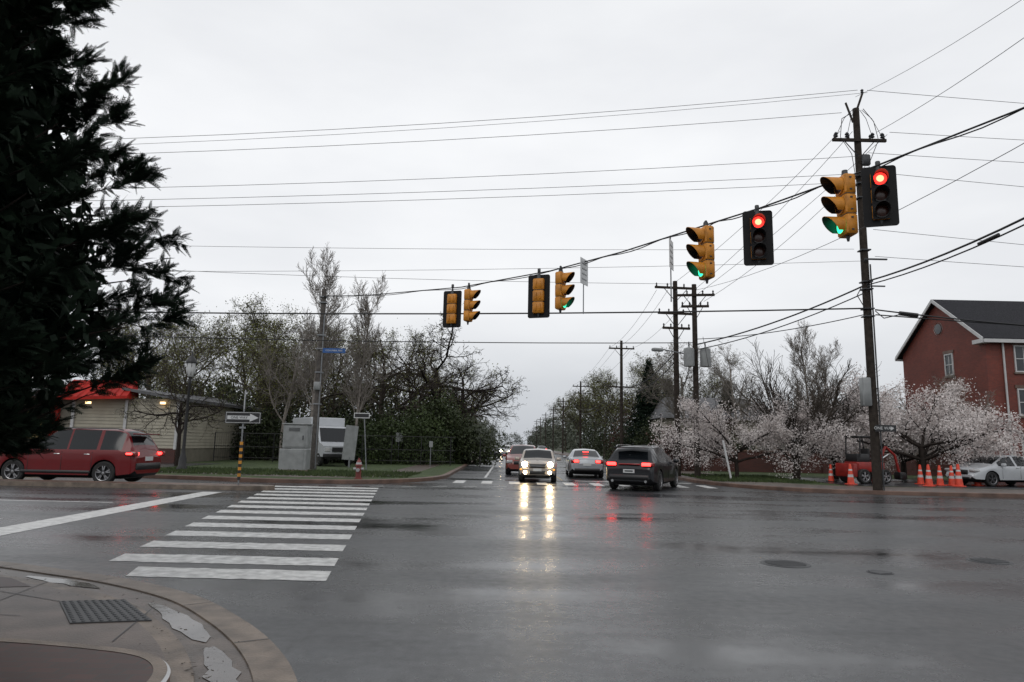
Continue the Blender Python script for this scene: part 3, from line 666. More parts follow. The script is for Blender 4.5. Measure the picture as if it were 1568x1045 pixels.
def ex(b,L,W,H):
    h=L/2; mirrors(b,h-1.55,W,1.08,P_blk); handles(b,(h-2.45,h-3.35),W,.92,P_blk); seams(b,(h-1.55,h-2.6,h-3.5),W,.4,1.0)
    for s in(1,-1):
        b.box((-h+.09,s*(W/2-.27),.97),(.24,.44,.15),M_tail,bev=.03); b.box((-h-.01,s*(W/2-.32),.97),(.08,.34,.11),M_taillit,bev=.02)
        b.path([(-h+.7,s*.68,1.60),(-h+.9,s*.68,1.66),(h-2.1,s*.68,1.67),(h-1.9,s*.68,1.62)],.014,M_chrome,6)
        b.cyl((-h-.02,s*.62,.36),(-h+.1,s*.62,.36),.05,.05,M_chrome,10)
    b.box((-h+.02,0,.97),(.05,W*.4,.05),M_tail,bev=.01)
    b.box((-h+.02,0,.50),(.14,W*.78,.18),M_black,bev=.04); b.box((-h-.012,0,.72),(.02,.42,.13),M_signw); b.box((-h-.024,0,.72),(.003,.30,.05),M_dkgrey)
    b.box((-h+.30,0,1.57),(.36,W*.62,.04),P_blk,bev=.015); b.box((-h+.16,0,1.3),(.02,.05,.02),M_black)
car('black_suv',(5.4,27.6,0),R_(90-25),4.85,1.94,1.66,[(0,.72),(.03,.94),(.12,1.04),(.55,1.52),(.85,1.61),(2.1,1.66),(2.7,1.60),(3.65,1.08),(4.5,.92),(4.75,.78),(4.85,.55)],
 [(0,1.04),(1,1.04),(3.5,1.0),(4.5,.9),(4.85,.8)],[(.65,1.15),(1.25,2.1),(2.18,3.4)],(.95,3.85),.38,P_blk,extra=ex,roofw=.68)
def ex(b,L,W,H):
    h=L/2; mirrors(b,h-1.5,W,.98,P_sil); seams(b,(h-1.5,h-2.5,h-3.3),W,.35,.9)
    for s in(1,-1): b.box((-h+.06,s*(W/2-.30),.83),(.2,.42,.17),M_tail,bev=.03); b.box((-h-.03,s*(W/2-.36),.83),(.06,.24,.12),M_taillit,bev=.02)
    b.box((-h+.01,0,.42),(.1,W*.7,.14),M_black,bev=.03); b.box((-h-.01,0,.68),(.03,.4,.13),M_signw); b.box((-h+1.1,0,1.29),(.05,.3,.03),M_taillit,bev=.01)
sed_top=[(0,.62),(.03,.88),(.15,.98),(.75,1.03),(1.45,1.37),(1.9,1.43),(2.5,1.42),(2.9,1.34),(3.6,.98),(4.35,.82),(4.6,.66),(4.7,.5)]
sed_belt=[(0,.93),(3.6,.92),(4.4,.8),(4.7,.7)]
car('silver_sedan',(3.95,36.8,0),R_(88),4.7,1.80,1.45,sed_top,sed_belt,[(.95,1.6),(1.68,2.35),(2.43,3.35)],(.95,3.75),.33,P_sil,extra=ex,roofw=.66)
def ex(b,L,W,H):
    h=L/2; mirrors(b,h-1.25,W,.98,P_cream)
    for s in(1,-1):
        b.lathe((h-.20,s*(W/2-.30),.76),[(.155,0),(.155,.12),(.12,.15)],M_chrome,16,'X'); b.lathe((h-.07,s*(W/2-.30),.76),[(.125,0),(.001,.03)],M_head,16,'X')
        b.lathe((h+.0,s*(W/2-.32),.42),[(.07,0),(.05,.02),(.001,.03)],M_head,12,'X')
        b.box((h-.05,s*(W/2-.14),.55),(.1,.1,.06),M_amber,bev=.02)
    b.box((h+.0,0,.70),(.06,.74,.16),M_black,bev=.03); b.box((h+.02,0,.70),(.06,.66,.02),M_chrome); b.box((h+.0,0,.42),(.06,.72,.16),M_black,bev=.03)
    b.box((h+.03,0,.54),(.04,.36,.11),M_signw)
    b.box((h-.3,0,.93),(.02,.1,.01),M_black)
car('compact_car',(1.3,31.6,0),R_(-90-3),3.75,1.69,1.41,[(0,.7),(.03,.92),(.12,1.0),(.35,1.30),(.6,1.37),(1.5,1.41),(2.15,1.37),(2.62,1.0),(3.3,.90),(3.6,.78),(3.75,.58)],
 [(0,.93),(2.6,.92),(3.3,.85),(3.75,.75)],[(.45,1.1),(1.2,1.8),(1.88,2.5)],(.6,3.05),.31,P_cream,extra=ex,roofw=.76)
def ex(b,L,W,H):
    h=L/2
    for s in(1,-1): b.box((h-.04,s*(W/2-.25),.70),(.12,.32,.16),M_headdim,bev=.03)
    b.box((h,0,.65),(.06,.9,.18),M_black,bev=.02); mirrors(b,h-1.5,W,1.0,P_org)
car('orange_red_car',(.75,38.5,0),R_(-90-2),4.5,1.85,1.58,[(0,.8),(.03,1.0),(.12,1.08),(.5,1.45),(.8,1.54),(2.0,1.58),(2.5,1.53),(3.3,1.05),(4.1,.92),(4.4,.78),(4.5,.55)],
 [(0,1.0),(3.2,1.0),(4.5,.85)],[(.55,1.1),(1.2,2.0),(2.1,3.1)],(.85,3.6),.35,P_org,extra=ex)
def ex(b,L,W,H):
    h=L/2; mirrors(b,h-1.5,W,.98,P_wht); seams(b,(h-1.5,h-2.5,h-3.3),W,.35,.9); handles(b,(h-2.35,h-3.2),W,.84,M_chrome)
    for s in(1,-1): b.box((h-.22,s*(W/2-.24),.70),(.36,.34,.13),M_headdim,bev=.04)
    b.box((h-.02,0,.62),(.06,1.0,.22),M_black,bev=.02); b.box((h-.0,0,.36),(.06,1.2,.1),M_black,bev=.02)
car('white_sedan',(23.1,32.6,.15),R_(180+12),4.7,1.82,1.46,sed_top,sed_belt,[(.95,1.6),(1.68,2.35),(2.43,3.35)],(.95,3.75),.33,P_wht,extra=ex,roofw=.66)
car('dark_sedan',(25.2,29.6,.15),R_(180-20),4.6,1.80,1.45,[(x*.978,z) for x,z in sed_top],sed_belt,[(.95,1.6),(1.68,2.35),(2.43,3.35)],(.95,3.7),.33,P_blk,roofw=.66)
for x,y,p,hd in((-.6,95,P_wht,-90),(-.4,130,P_cream,-90),(5.6,120,P_blk,90),(-2.0,78,P_blk,-90),(1.0,165,P_sil,-90)):
    def ex(b,L,W,H):
        h=L/2
        for s in(1,-1): b.box((h-.05,s*.6,.7),(.1,.25,.12),M_head if p is not P_blk else M_headdim,bev=.03); b.box((-h+.02,s*.6,.85),(.1,.3,.14),M_taillit,bev=.03)
    car('distant_car',(x,y,0),R_(hd),4.7,1.80,1.45,sed_top,sed_belt,[(.95,1.6),(1.68,2.35),(2.43,3.35)],(.95,3.75),.33,p,extra=ex,roofw=.66)
b=B()
b.box((-1.1,0,1.75),(3.4,2.1,2.1),P_wht,bev=.04); b.box((0,0,.55),(5.2,1.5,.2),M_black)
pr=[(.65,.55),(2.65,.55),(2.7,1.15),(1.95,1.35),(1.35,2.25),(.65,2.3)]
n=len(pr); b.add([(x,-.95,z) for x,z in pr]+[(x,.95,z) for x,z in pr],[tuple(range(n)),tuple(range(2*n-1,n-1,-1))]+[(i,n+i,n+(i+1)%n,(i+1)%n) for i in range(n)],P_wht)
b.add([(1.955,-.85,1.40),(1.955,.85,1.40),(1.42,.8,2.18),(1.42,-.8,2.18)],[(0,1,2,3)],M_glass)
for s in(1,-1): b.add([(.85,s*.957,1.35),(1.7,s*.957,1.35),(1.25,s*.957,2.1),(.85,s*.957,2.1)],[(0,1,2,3)],M_glass); b.box((2.66,s*.7,.95),(.1,.3,.2),M_headdim,bev=.02); b.box((1.7,s*1.1,1.55),(.08,.2,.35),M_black,bev=.02)
b.box((2.7,0,.95),(.05,.9,.25),M_black); b.box((2.7,0,.62),(.12,1.9,.2),M_black,bev=.03)
for x in(1.9,-1.7):
    for s in(1,-1): wheel(b,x,s*.85,.38,s)
b.obj('white_box_truck',(-11.2,41.5,.14),R_(-55),smooth=30)
b=B(); b.box((0,0,1.5),(.7,.06,1.9),M_grey,ry=.08); b.cyl((0,0,.1),(0,0,.7),.05,.05,M_steel,8); b.obj('notice_board',(-8.9,38.5,0),.5)

b=B(); RM=mat('machine_red',(.25,.013,.009),.45,var=.25)
b.box((0,0,.75),(1.5,.95,.45),RM,bev=.06); b.box((-.35,0,1.15),(.7,.85,.4),M_black,bev=.06); b.box((.1,0,1.35),(.12,.5,.5),M_black,bev=.04); b.box((.28,0,1.12),(.4,.5,.1),M_black,bev=.03)
for x in(-.55,.6):
    for s in(1,-1): wheel(b,x,s*.55,.33,s,.25)
for s in(1,-1): b.path([(-.6,s*.45,1.2),(-.55,s*.45,2.1),(.35,s*.45,2.1),(.5,s*.45,1.0)],.035,M_black,6)
b.box((-.1,0,2.14),(1.1,1.0,.05),M_black,bev=.02)
b.path([(.75,0,.8),(1.25,0,1.7),(1.75,0,1.3),(1.95,0,.5)],.06,RM,8); b.box((2.0,0,.35),(.35,.5,.35),M_black,bev=.06)
b.box((-1.0,0,.6),(.25,1.2,.6),RM,bev=.04); b.cyl((.85,.1,1.0),(1.5,.1,1.35),.04,.04,M_chrome,8)
b.obj('construction_machine',(16.6,32.4,.15),.25,smooth=35)

# ------------------------------------------------------------------ buildings
def part(b,name,parent): return b.obj(name,parent=parent)
H=empty('brick_house')
x0,x1,y0,y1,ze,zr=29.5,52,42,51,8.8,12.0
b=B(); ym=(y0+y1)/2
b.add([(x0,y0,0),(x1,y0,0),(x1,y1,0),(x0,y1,0),(x0,y0,ze),(x1,y0,ze),(x1,y1,ze),(x0,y1,ze),(x0,ym,zr),(x1,ym,zr)],[(0,1,5,4),(2,3,7,6),(3,0,4,8,7),(1,2,6,9,5)],M_brick); part(b,'walls',H)
b=B(); ov=.35; t=.16; sl=(zr-ze)/(ym-y0)
for s in(1,-1):
    ye=y0-ov if s>0 else y1+ov; zE=ze-ov*sl
    pts=[(x0-ov,ye,zE+.02),(x1+ov,ye,zE+.02),(x1+ov,ym,zr+.02),(x0-ov,ym,zr+.02)]; pt=[(a,c,d+t) for a,c,d in pts]
    b.add(pts+pt,[(0,3,2,1),(4,5,6,7),(0,1,5,4),(2,3,7,6),(0,4,7,3),(1,2,6,5)],M_roof)
part(b,'roof',H)
b=B()
for s in(1,-1):
    ye=y0-ov if s>0 else y1+ov; zE=ze-ov*sl
    a=(x0-ov-.03,ye,zE-.05); c=(x0-ov-.03,ym,zr-.05)
    b.add([a,c,(c[0],c[1],c[2]+.24),(a[0],a[1],a[2]+.24),(a[0]+.06,a[1],a[2]),(c[0]+.06,c[1],c[2]),(c[0]+.06,c[1],c[2]+.24),(a[0]+.06,a[1],a[2]+.24)],[(0,1,2,3),(7,6,5,4),(0,4,5,1),(3,2,6,7)],M_trim)
    b.box(((x0+x1)/2,ye-.05 if s>0 else ye+.05,zE-.0),(x1-x0+.7,.12,.22),M_trim)
b.box((x0-.2,y0+.1,ze-.25),(.5,.9,.25),M_trim)
b.cyl((x0+1.0,y0-.12,.1),(x0+1.0,y0-.12,ze-.2),.06,.06,M_trim,8)
part(b,'eaves_trim',H)
b=B()
def window(b,face,u,z,w,h,arch=False):
    if face=='front': f=lambda a,d,zz:(x0+u+a,y0-d,zz); dim=lambda a,d,zz:(a,d,zz)
    else: f=lambda a,d,zz:(x0-d,y0+u+a,zz); dim=lambda a,d,zz:(d,a,zz)
    b.box(f(0,.01,z),dim(w,.02,h),M_win)
    for a in(-w/2,w/2): b.box(f(a,.03,z),dim(.08,.08,h+.08),M_trim)
    for zz in(z-h/2,z+h/2): b.box(f(0,.034,zz),dim(w+.02,.084,.08),M_trim)
    b.box(f(0,.028,z),dim(w,.04,.05),M_trim); b.box(f(0,.026,z),dim(.035,.03,h),M_trim)
    b.box(f(0,.05,z-h/2-.1),dim(w+.25,.12,.09),M_curb)
    b.box(f(0,.03,z+h/2+.16),dim(w+.3,.06,.2),M_curbred)
for fl in(2.0,4.8,7.5):
    for u in(2.3,5.2,8.1,11,14,17,20): window(b,'front',u,fl,1.1,1.6)
for fl in(2.0,4.8,7.5):
    window(b,'side',3.6,fl,.8,1.4)
b.lathe((x0-.02,ym,10.1),[(.45,-.03),(.45,0)],M_trim,20,'X'); b.lathe((x0-.05,ym,10.1),[(.36,0),(.001,-.01)],M_win,20,'X')
part(b,'windows',H)
b=B(); b.box((x0+3.75,y0-.06,1.2),(1.1,.1,2.2),M_trim); part(b,'door',H)

S=empty('roadside_shop')
b=B(); X0,X1,Y0,Y1=-36,-19.3,40,52
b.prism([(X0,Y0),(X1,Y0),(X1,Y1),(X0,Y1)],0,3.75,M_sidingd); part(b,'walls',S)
b=B()
for i in range(15):
    z=.95+i*.19
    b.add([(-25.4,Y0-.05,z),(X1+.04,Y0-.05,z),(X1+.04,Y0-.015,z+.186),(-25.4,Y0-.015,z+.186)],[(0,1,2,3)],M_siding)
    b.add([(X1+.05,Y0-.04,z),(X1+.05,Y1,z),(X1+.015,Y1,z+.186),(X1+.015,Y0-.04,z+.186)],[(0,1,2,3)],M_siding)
b.box((-22.35,Y0-.09,2.3),(.16,.05,2.8),M_trim); b.box((-25.4,Y0-.09,2.3),(.16,.1,2.8),M_trim); b.box((X1-.03,Y0-.09,2.3),(.14,.1,2.8),M_trim)
part(b,'siding',S)
b=B(); b.box(((-25.4+X1)/2,Y0-.06,.52),(X1+25.4,.12,.85),M_brickw); part(b,'brick_base',S)
b=B()
b.add([(-26.4,Y0-.9,3.72),(-21.9,Y0-.9,3.9),(-22.2,Y0+.5,4.85),(-25.9,Y0+.5,4.85),(-26.4,Y0-.9,3.55),(-21.9,Y0-.9,3.73)],[(0,1,2,3),(4,5,1,0)],M_redawn)
b.add([(-21.9,Y0-.9,3.73),(-21.9,Y0-.9,3.9),(-22.2,Y0+.5,4.85),(-22.0,Y0+.5,3.73)],[(0,1,2,3)],M_redawn)
for i in range(12): 
    t=i/11; b.cyl((-26.4+4.5*t,Y0-.91,3.74+.18*t),(-25.9+3.7*t,Y0+.49,4.87),.02,.02,M_redawn,4)
part(b,'red_awning',S)
b=B()
b.add([(-22.5,Y0-.5,4.4),(X1+.5,Y0-.5,3.85),(X1+.5,Y1+.5,3.85),(-22.5,Y1+.5,4.6),(-22.5,Y0-.5,4.25),(X1+.5,Y0-.5,3.65),(X1+.5,Y1+.5,3.65)],[(0,1,2,3),(0,4,5,1),(1,5,6,2)],M_greyroof)
b.box((-30.5,Y0+5,3.95),(9.5,11.5,.4),M_greyroof); b.box((-31,Y0-.6,3.5),(9,1.2,.5),M_brickw); part(b,'roof',S)
b=B()
for x in(-35,-33.2,-31.4,-29.6,-27.8): b.box((x,Y0-.03,2.2),(1.5,.05,1.7),M_litwin); b.box((x+.9,Y0-.06,2.2),(.1,.1,1.9),M_trim)
b.box((-26.4,Y0-.1,1.9),(.4,.3,3.3),M_redawn); b.box((-20.2,Y0-.2,3.55),(.25,.15,.12),M_warm); b.box((-24.1,Y0-.9,3.45),(.25,.15,.12),M_warm)
part(b,'windows',S)
b=B(); b.box((22,45,.75),(22,.3,1.4),M_brickw); b.box((22,45,1.5),(22.2,.4,.1),M_curbred)
for i in range(8): b.box((11.2+i*3.1,44.95,.85),(.5,.5,1.6),M_brickw); b.box((11.2+i*3.1,44.95,1.7),(.6,.6,.1),M_curb)
b.obj('brick_wall')
b=B()
for i in range(10): b.cyl((-19+i*1.9,44.5,.1),(-19+i*1.9,44.5,2.0),.03,.03,M_black,6)
for z in(.4,1.1,1.95): b.cyl((-19,44.5,z),(-3.5,44.5,z),.018,.018,M_black,5)
for i in range(108): b.cyl((-19+i*.143,44.48,.25),(-19+i*.143,44.48,1.9),.007,.007,M_black,4,False)
b.obj('metal_fence')
b=B()
b.box((17,60,2),(9,7,4),M_siding); b.add([(12.2,56,4),(21.8,56,4),(21.8,64,4),(12.2,64,4),(13.5,60,6),(20.5,60,6)],[(0,1,5,4),(1,2,5),(2,3,4,5),(3,0,4)],M_greyroof)
for x in(14.5,17,19.5): b.box((x,56.47,2.2),(1.0,.06,1.3),M_win)
b.obj('cream_house')
def bin_(x,y):
    b=B(); b.box((0,0,.55),(.55,.6,.95),M_black,bev=.05); b.box((0,.02,1.06),(.6,.68,.08),M_black,bev=.03); b.cyl((-.3,.3,.12),(.3,.3,.12),.1,.1,M_rubber,10); b.obj('wheelie_bin',(x,y,.14),.2)
bin_(-4.4,60); bin_(-4.5,68); bin_(-4.2,52)

# ------------------------------------------------------------------ vegetation
def conifer(name,loc,Ht,R,seed,nl=170,face=-.75):
    rng=np.random.default_rng(seed)
    tv=[];tf=[]
    def tri(a,d,l,w):
        p=np.array(a,float); d=np.array(d,float); d/=np.linalg.norm(d); n=np.array([-d[1],d[0],0]); k=len(tv)
        tv.extend([p-n*w,p+n*w,p+d*l]); tf.append((k,k+1,k+2))
    for i in range(8):
        x=.04+.115*i; l=.36*(1-.72*i/8)+.05; z=-.10*x*x
        for s in(1,-1):
            a=math.radians(36)*s; tri((x,0,z),(math.cos(a),math.sin(a),-.12),l,.035)
            if i<4: tri((x+.45*l*math.cos(a),.45*l*math.sin(a),z-.03),(math.cos(a*.1),math.sin(a*.1),-.1),l*.6,.028)
    tri((0,0,0),(1,0,-.1),1.05,.028)
    tv=np.array(tv);tf=np.array(tf)
    O=[];D=[];Ln=[]; S=[(0,0,0,0,0,Ht*.9,.25,.04)]
    def profile(z): return min(1,max(0,(z-.7))/1.9)**.55*(1-.78*max(0,min(1,(z-3.0)/(Ht-3.0)))**1.0)
    for k in range(nl):
        z=1.30+(Ht-1.6)*((k+rng.uniform(0,1))/nl)**1.1
        az=face+rng.normal()*1.1 if rng.uniform()<.78 else rng.uniform(0,2*np.pi)
        r=R*profile(z)*rng.uniform(.84,1.06); up=math.tan(math.radians(rng.uniform(10,38)))
        tip=np.array([math.cos(az)*r,math.sin(az)*r,z]); base=np.array([0,0,max(.3,z-r*up)])
        S.append((base[0]*.5+tip[0]*.0,base[1]*.5,base[2],*(base+(tip-base)*.9),.045,.006))
        vec=tip-base; ln=np.linalg.norm(vec); vd=vec/ln
        side=np.cross(vd,[0,0,1]); side/=np.linalg.norm(side); upv=np.cross(side,vd)
        for j in range(13):
            t=1-.55*rng.uniform(0,1)**1.4 if j>2 else 1.0
            ang=rng.uniform(-1,1)*(1.1 if t<.95 else .5); el=rng.normal(.15,.32)
            sd=vd*math.cos(ang)+side*math.sin(ang)+upv*el; sd/=np.linalg.norm(sd)
            sl=rng.uniform(.28,.58)*(1.2-.55*t); p0=base+vec*t
            for q in range(10):
                tt=rng.uniform(.0,1.0); o=p0+sd*sl*tt
                fd=sd+rng.normal(scale=.45,size=3)+np.array([0,0,-.02]); fd/=np.linalg.norm(fd)
                O.append(o);D.append(fd);Ln.append(rng.uniform(.12,.25)*(1.15-.35*tt))
    O=np.array(O);D=np.array(D);Ln=np.array(Ln); n=len(O)
    ref=rng.normal(scale=.5,size=(n,3))+np.array([0,0,1]); Sd=np.cross(ref,D); Sd/=np.linalg.norm(Sd,axis=1)[:,None]; Up=np.cross(D,Sd)
    V=O[:,None,:]+Ln[:,None,None]*(tv[None,:,0,None]*D[:,None,:]+tv[None,:,1,None]*Sd[:,None,:]+tv[None,:,2,None]*Up[:,None,:])
    F=(tf[None]+(np.arange(n)*len(tv))[:,None,None]).reshape(-1,3)
    N=36000; z=rng.uniform(1.3,Ht*.95,N); pr=np.array([profile(q) for q in z]); a=rng.uniform(0,2*np.pi,N); rr=R*pr*rng.uniform(.35,.84,N)
    C=np.stack([rr*np.cos(a),rr*np.sin(a),z],1); iv,iF=leaves(C,.11,rng,.4)
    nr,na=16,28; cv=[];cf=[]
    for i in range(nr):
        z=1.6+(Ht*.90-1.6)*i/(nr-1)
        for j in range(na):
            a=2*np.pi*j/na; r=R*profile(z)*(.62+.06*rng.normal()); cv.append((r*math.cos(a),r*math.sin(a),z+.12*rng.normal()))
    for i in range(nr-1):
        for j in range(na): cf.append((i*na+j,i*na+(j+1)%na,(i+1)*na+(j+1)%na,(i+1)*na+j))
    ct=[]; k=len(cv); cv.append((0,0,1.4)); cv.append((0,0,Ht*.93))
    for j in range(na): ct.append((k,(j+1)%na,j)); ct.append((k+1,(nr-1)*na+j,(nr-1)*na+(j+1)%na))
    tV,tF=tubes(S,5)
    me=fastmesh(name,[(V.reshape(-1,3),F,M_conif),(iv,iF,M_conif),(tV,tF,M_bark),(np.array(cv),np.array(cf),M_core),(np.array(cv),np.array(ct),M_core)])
    return place(name,me,loc)
conifer('conifer_tree',(-6.85,6.5,.05),10.8,3.05,5,330)

V_dec=[treemesh('d%d'%i,P_dec,12,M_barkm,M_leafA,[5200,4200,6400][i],.06,10+i,.30,.19) for i in range(3)]
V_bare=treemesh('bare',P_dec,12,M_barkl,M_leafA,900,.05,31,.25,.19)
V_spr=treemesh('spr',P_spread,11.5,M_bark,M_leafA,1500,.055,41,.22,.30)
V_spr2=treemesh('spr2',P_spread,11.5,M_barkm,M_leafA,1900,.06,44,.28,.28)
V_tall=treemesh('tall',P_tall,14,M_barkl,None,0,.1,51,.2,.14)
V_tall2=treemesh('tall2',P_tall,14,M_barkl,None,0,.1,52,.2,.13)
V_vase=treemesh('vase',P_vase,6.9,M_barkm,None,0,.1,61,.2,.19)
V_ch=[treemesh('ch%d'%i,P_cherry,5.2,M_bark,M_blos,[26000,28000][i],.045,71+i,.15,.17) for i in range(2)]
def tree(name,me,x,y,h,base,rz=None,wx=1.0):
    s=h/base; return place(name,me,(x,y,.1),rz if rz is not None else random.uniform(0,6.28),(s*wx,s*wx,s))
rnd=random.Random(3)
for x,y,h,k in((-31,60,13.5,0),(-26.5,56,12.0,1),(-22.5,60,14.2,2),(-19,55,11.5,0),(-15.5,60,12.5,1),(-12.5,57,10.5,2),(-28,72,15,1),(-20,75,14.5,0),(-10,68,13,1),(-36,62,13,2),(-24,50,9.5,1),(-17.5,50,9.0,2)):
    tree('deciduous_tree',V_dec[k],x,y,h,12,wx=1.05)
tree('bare_tree',V_tall,-13.0,45,14.8,14,1.0,1.0); tree('bare_tree',V_tall2,-10.4,46,13.4,14,2.,1.0)
tree('bare_tree',V_bare,-15.5,47,10.5,12)
tree('spreading_tree',V_spr,-6.6,58,12.6,11.5,.4,1.15); tree('spreading_tree',V_spr2,-9.8,52,10.0,11.5,2.2,1.1)
tree('spreading_tree',V_spr,-5.0,74,12.0,11.5,3.2,1.05); tree('spreading_tree',V_spr2,-7,92,12.0,11.5,1.2,1.1); tree('spreading_tree',V_spr,-8,118,13,11.5,5)
tree('spreading_tree',V_spr,-17,35.5,5.4,11.5,4.1,1.0)
tree('cherry_tree',V_ch[0],11.4,34.8,4.3,5.2,0.5,1.05); tree('cherry_tree',V_ch[1],17.2,36.5,5.2,5.2,1.7,1.05); tree('cherry_tree',V_ch[0],20.6,34.5,5.8,5.2,3.9,1.05); tree('cherry_tree',V_ch[1],22.2,39,5.0,5.2,4.4,1.0)
tree('vase_shaped_tree',V_vase,14.9,36,7.4,6.9,.3,1.3)
tree('bare_tree',V_tall,20.6,47,10.5,14,2.6,1.1); tree('bare_tree',V_bare,17.5,52,10,12,.6); tree('bare_tree',V_bare,13.8,55,10.2,12,2.6,1.1); tree('bare_tree',V_tall2,22.5,50,9.8,14,1.1,1.3)
tree('bare_tree',V_bare,27,40,6.5,12,1.1,1.0)
for x,y,h in((14,75,11.5),(12.6,92,12),(13.5,110,13),(17,84,12),(20,70,9.5),(13,135,12.5),(13,160,13)): tree('deciduous_tree',V_dec[rnd.randrange(3)],x,y,h,12,wx=1.1)
def smallconifer(name,x,y,h,r,seed):
    rng=np.random.default_rng(seed); N=14000; t=rng.uniform(0,1,N)**.75; z=h*(1-t)*.97+.3; a=rng.uniform(0,2*np.pi,N); rad=r*t*(.75+.2*np.sin(z*9+a*2)+.15*np.sin(a*5+z*3)); q=rng.uniform(.55,1,N)
    C=np.stack([rad*q*np.cos(a),rad*q*np.sin(a),z],1)+rng.normal(scale=.12,size=(N,3)); Vv,Ff=leaves(C,.14,rng,.4); S=[(0,0,0,0,0,h*.95,.2,.03)]; tV,tF=tubes(S,7)
    place(name,fastmesh(name,[(Vv,Ff,M_conif),(tV,tF,M_bark)]),(x,y,.1))
smallconifer('evergreen_tree',12.6,62,9.2,3.4,1); smallconifer('evergreen_tree',14.8,64,7.6,3.0,2); smallconifer('evergreen_tree',18.4,58,7.0,2.2,3)
def bushmass(name,items,size,mt,seed,stems=True):
    rng=np.random.default_rng(seed); Cs=[];S=[]
    for x,y,z0,rx,ry,rz,n in items:
        k=max(10,int(n/60)); d=rng.normal(size=(k,3)); d/=np.linalg.norm(d,axis=1)[:,None]; d*=rng.uniform(.45,1.05,k)[:,None]
        cc=np.stack([x+d[:,0]*rx,y+d[:,1]*ry,z0+np.abs(d[:,2])*rz],1)
        for c in cc[:40]:
            if stems: S.append((x+rng.normal()*.3*rx,y+rng.normal()*.2,z0,c[0],c[1],c[2],.03,.008))
        idx=rng.integers(0,k,n); sp=.16*min(rx,rz)+.12
        Cs.append(cc[idx]+rng.normal(scale=sp,size=(n,3)))
    C=np.concatenate(Cs); C=C[C[:,2]>.1]; Vv,Ff=leaves(C,size,rng); parts=[(Vv,Ff,mt)]
    if S: tV,tF=tubes(S,4); parts.append((tV,tF,M_bark))
    place(name,fastmesh(name,parts),(0,0,0))
it=[]
for i in range(26):
    x=-38+i*1.42; it.append((x,48+rnd.uniform(-1,3),.1,2.0,1.5,rnd.uniform(2.4,4.8),2600))
bushmass('undergrowth_shrubs',it,.10,M_leafB,4)
it=[(x,y,.1,rx,rx,rz,n) for x,y,rx,rz,n in((-6.2,47,1.9,3.8,5000),(-8.6,46.5,1.8,3.0,4000),(-4.9,50,1.5,4.6,5000),(-5.7,56,1.8,5.4,5000),(-11.5,46.5,2,2.6,3500),(-5.6,64,1.8,4.5,4000),(-5.6,74,1.6,4,3500),(-6.4,86,2,5,3500))]
bushmass('green_shrubs',it,.09,M_leafC,5)
it=[(x,y,.1,rx,rx,rz,n) for x,y,rx,rz,n in((12.2,48,1.8,2.4,3000),(15.5,49,2,2.2,3000),(19,49,2.2,2.2,3000),(23,48.5,2.2,2.2,3000),(27,47,2.2,2.4,3000),(11.6,56,1.8,3.2,3000),(11.2,66,1.6,4,3000),(11.6,78,2,5,3500),(11.8,95,2,5,3500))]
bushmass('hedge_shrubs',it,.09,M_leafB,6)
it=[(x,y,.1,rx,rx,rz,n) for x,y,rx,rz,n in((11.0,45.5,1.5,3.6,2500),(16.5,55,2.2,5.0,3000),(11.5,70,1.5,4.5,2500))]
bushmass('red_leaf_shrubs',it,.08,M_leafR,7)
it=[]
for i in range(40):
    x=-75+i*2.1+rnd.uniform(-1,1)
    if x<-9: it.append((x,rnd.uniform(78,95),1,3.4,3,rnd.uniform(6,10),2000))
for i in range(30):
    x=16+i*3; it.append((x,rnd.uniform(75,100),1,3.6,3,rnd.uniform(6,9),1600))
bushmass('distant_woodland',it,.2,M_leafB,8,False)
it=[]
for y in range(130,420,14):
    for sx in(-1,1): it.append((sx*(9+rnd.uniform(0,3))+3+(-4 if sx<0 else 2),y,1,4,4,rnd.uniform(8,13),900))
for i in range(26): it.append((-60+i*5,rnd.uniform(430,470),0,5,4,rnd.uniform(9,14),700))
bushmass('distant_trees',it,.32,M_farhaze,9,False)
rng=np.random.default_rng(12); n=16000
C=np.concatenate([np.stack([rng.uniform(-16,-4.2,n//2),rng.uniform(28.2,33.5,n//2),np.full(n//2,.15)],1),np.stack([rng.uniform(9.2,14,n//2),rng.uniform(31,38,n//2),np.full(n//2,.15)],1)])
u=rng.normal(size=(n,3))*np.array([.02,.02,0]); h=rng.uniform(.04,.13,n)[:,None]*np.array([0,0,1])+rng.normal(scale=.02,size=(n,3))
V=np.stack([C-u,C+u,C+h],1).reshape(-1,3); F=np.arange(n*3).reshape(-1,3)
place('grass_tufts',fastmesh('grass_tufts',[(V,F,M_grass)]),(0,0,0))
rng=np.random.default_rng(13); n=260; path=np.array(offset(outer,-.60))[18:66]; idx=rng.integers(0,len(path),n)
C=np.stack([path[idx,0]+rng.normal(scale=.16,size=n),path[idx,1]+rng.normal(scale=.16,size=n),np.full(n,.054)],1)
C[:,2]=np.where(rng.uniform(size=n)<.0,.03,.054)
u=rng.normal(size=(n,3))*[.009,.009,.002]; w=rng.normal(size=(n,3))*[.006,.006,.001]
V=np.stack([C-u,C-w,C+u,C+w],1).reshape(-1,3); place('fallen_leaves',fastmesh('fallen_leaves',[(V,np.arange(n*4).reshape(-1,4),M_barkm)]),(0,0,-.002))

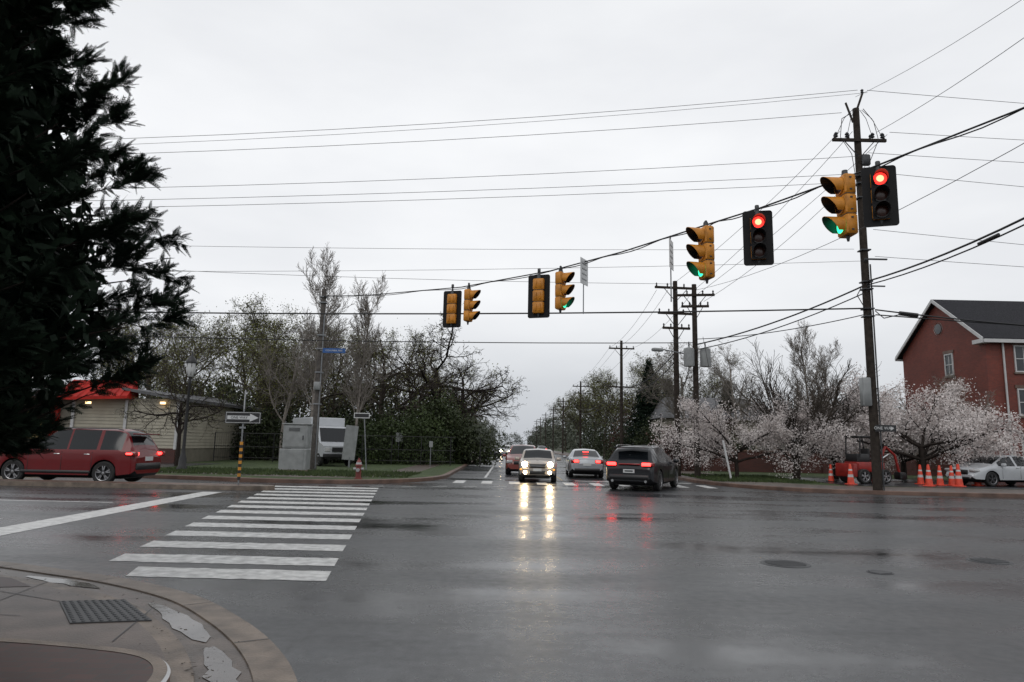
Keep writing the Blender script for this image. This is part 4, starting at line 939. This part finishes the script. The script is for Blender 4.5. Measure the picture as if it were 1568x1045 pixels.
# ------------------------------------------------------------------ sky, sun, camera
w=bpy.data.worlds.new('World'); sc.world=w; w.use_nodes=True; nt=w.node_tree; N=nt.nodes; L=nt.links
bg=N['Background']; bg.inputs['Strength'].default_value=.1
sky=N.new('ShaderNodeTexSky'); sky.sky_type='NISHITA'; sky.sun_disc=False; sky.sun_elevation=R_(48); sky.sun_rotation=R_(160)
tc=N.new('ShaderNodeTexCoord'); sep=N.new('ShaderNodeSeparateXYZ'); L.new(tc.outputs['Generated'],sep.inputs[0])
gr=N.new('ShaderNodeValToRGB'); L.new(sep.outputs[2],gr.inputs[0]); e=gr.color_ramp.elements
e[0].position=0; e[0].color=(.56,.585,.625,1); e[1].position=.75; e[1].color=(.80,.81,.83,1)
for ps,cl in((.09,(.70,.715,.74,1)),(.19,(.92,.925,.935,1)),(.42,(.95,.955,.965,1))):
    q=e.new(ps); q.color=cl
mp=N.new('ShaderNodeMapping'); mp.inputs['Scale'].default_value=(1,1,3); L.new(tc.outputs['Generated'],mp.inputs[0])
ns=N.new('ShaderNodeTexNoise'); ns.inputs['Scale'].default_value=2.2; ns.inputs['Detail'].default_value=5; L.new(mp.outputs[0],ns.inputs['Vector'])
cr=N.new('ShaderNodeValToRGB'); L.new(ns.outputs['Fac'],cr.inputs[0]); cr.color_ramp.elements[0].position=.3; cr.color_ramp.elements[1].position=.7
cr.color_ramp.elements[0].color=(9.0,9.1,9.3,1); cr.color_ramp.elements[1].color=(10.7,10.75,10.8,1)
mx=N.new('ShaderNodeMixRGB'); mx.blend_type='MULTIPLY'; mx.inputs[0].default_value=1; L.new(gr.outputs[0],mx.inputs[1]); L.new(cr.outputs[0],mx.inputs[2])
m2=N.new('ShaderNodeMixRGB'); m2.inputs[0].default_value=.96; L.new(sky.outputs[0],m2.inputs[1]); L.new(mx.outputs[0],m2.inputs[2]); L.new(m2.outputs[0],bg.inputs['Color'])
sd=bpy.data.lights.new('sun','SUN'); sd.energy=.5; sd.angle=R_(25); sd.color=(1,.97,.93); so=bpy.data.objects.new('sun',sd); sc.collection.objects.link(so)
so.rotation_euler=(R_(42),0,R_(-20))
cd=bpy.data.cameras.new('camera'); co=bpy.data.objects.new('camera',cd); sc.collection.objects.link(co)
cd.sensor_width=36; cd.lens=36*1045/1568; cd.clip_end=3000; cd.clip_start=.05
p=R_(8.6); ro=R_(1.2); c,s=math.cos(ro),math.sin(ro)
Fv=Vector((0,math.cos(p),math.sin(p))); u0=Vector((0,-math.sin(p),math.cos(p))); r0=Vector((1,0,0))
Rv=r0*c+u0*s; Uv=u0*c-r0*s
Mx=Matrix((Rv,Uv,-Fv)).transposed().to_4x4(); Mx.translation=(0,0,1.6); co.matrix_world=Mx
sc.camera=co
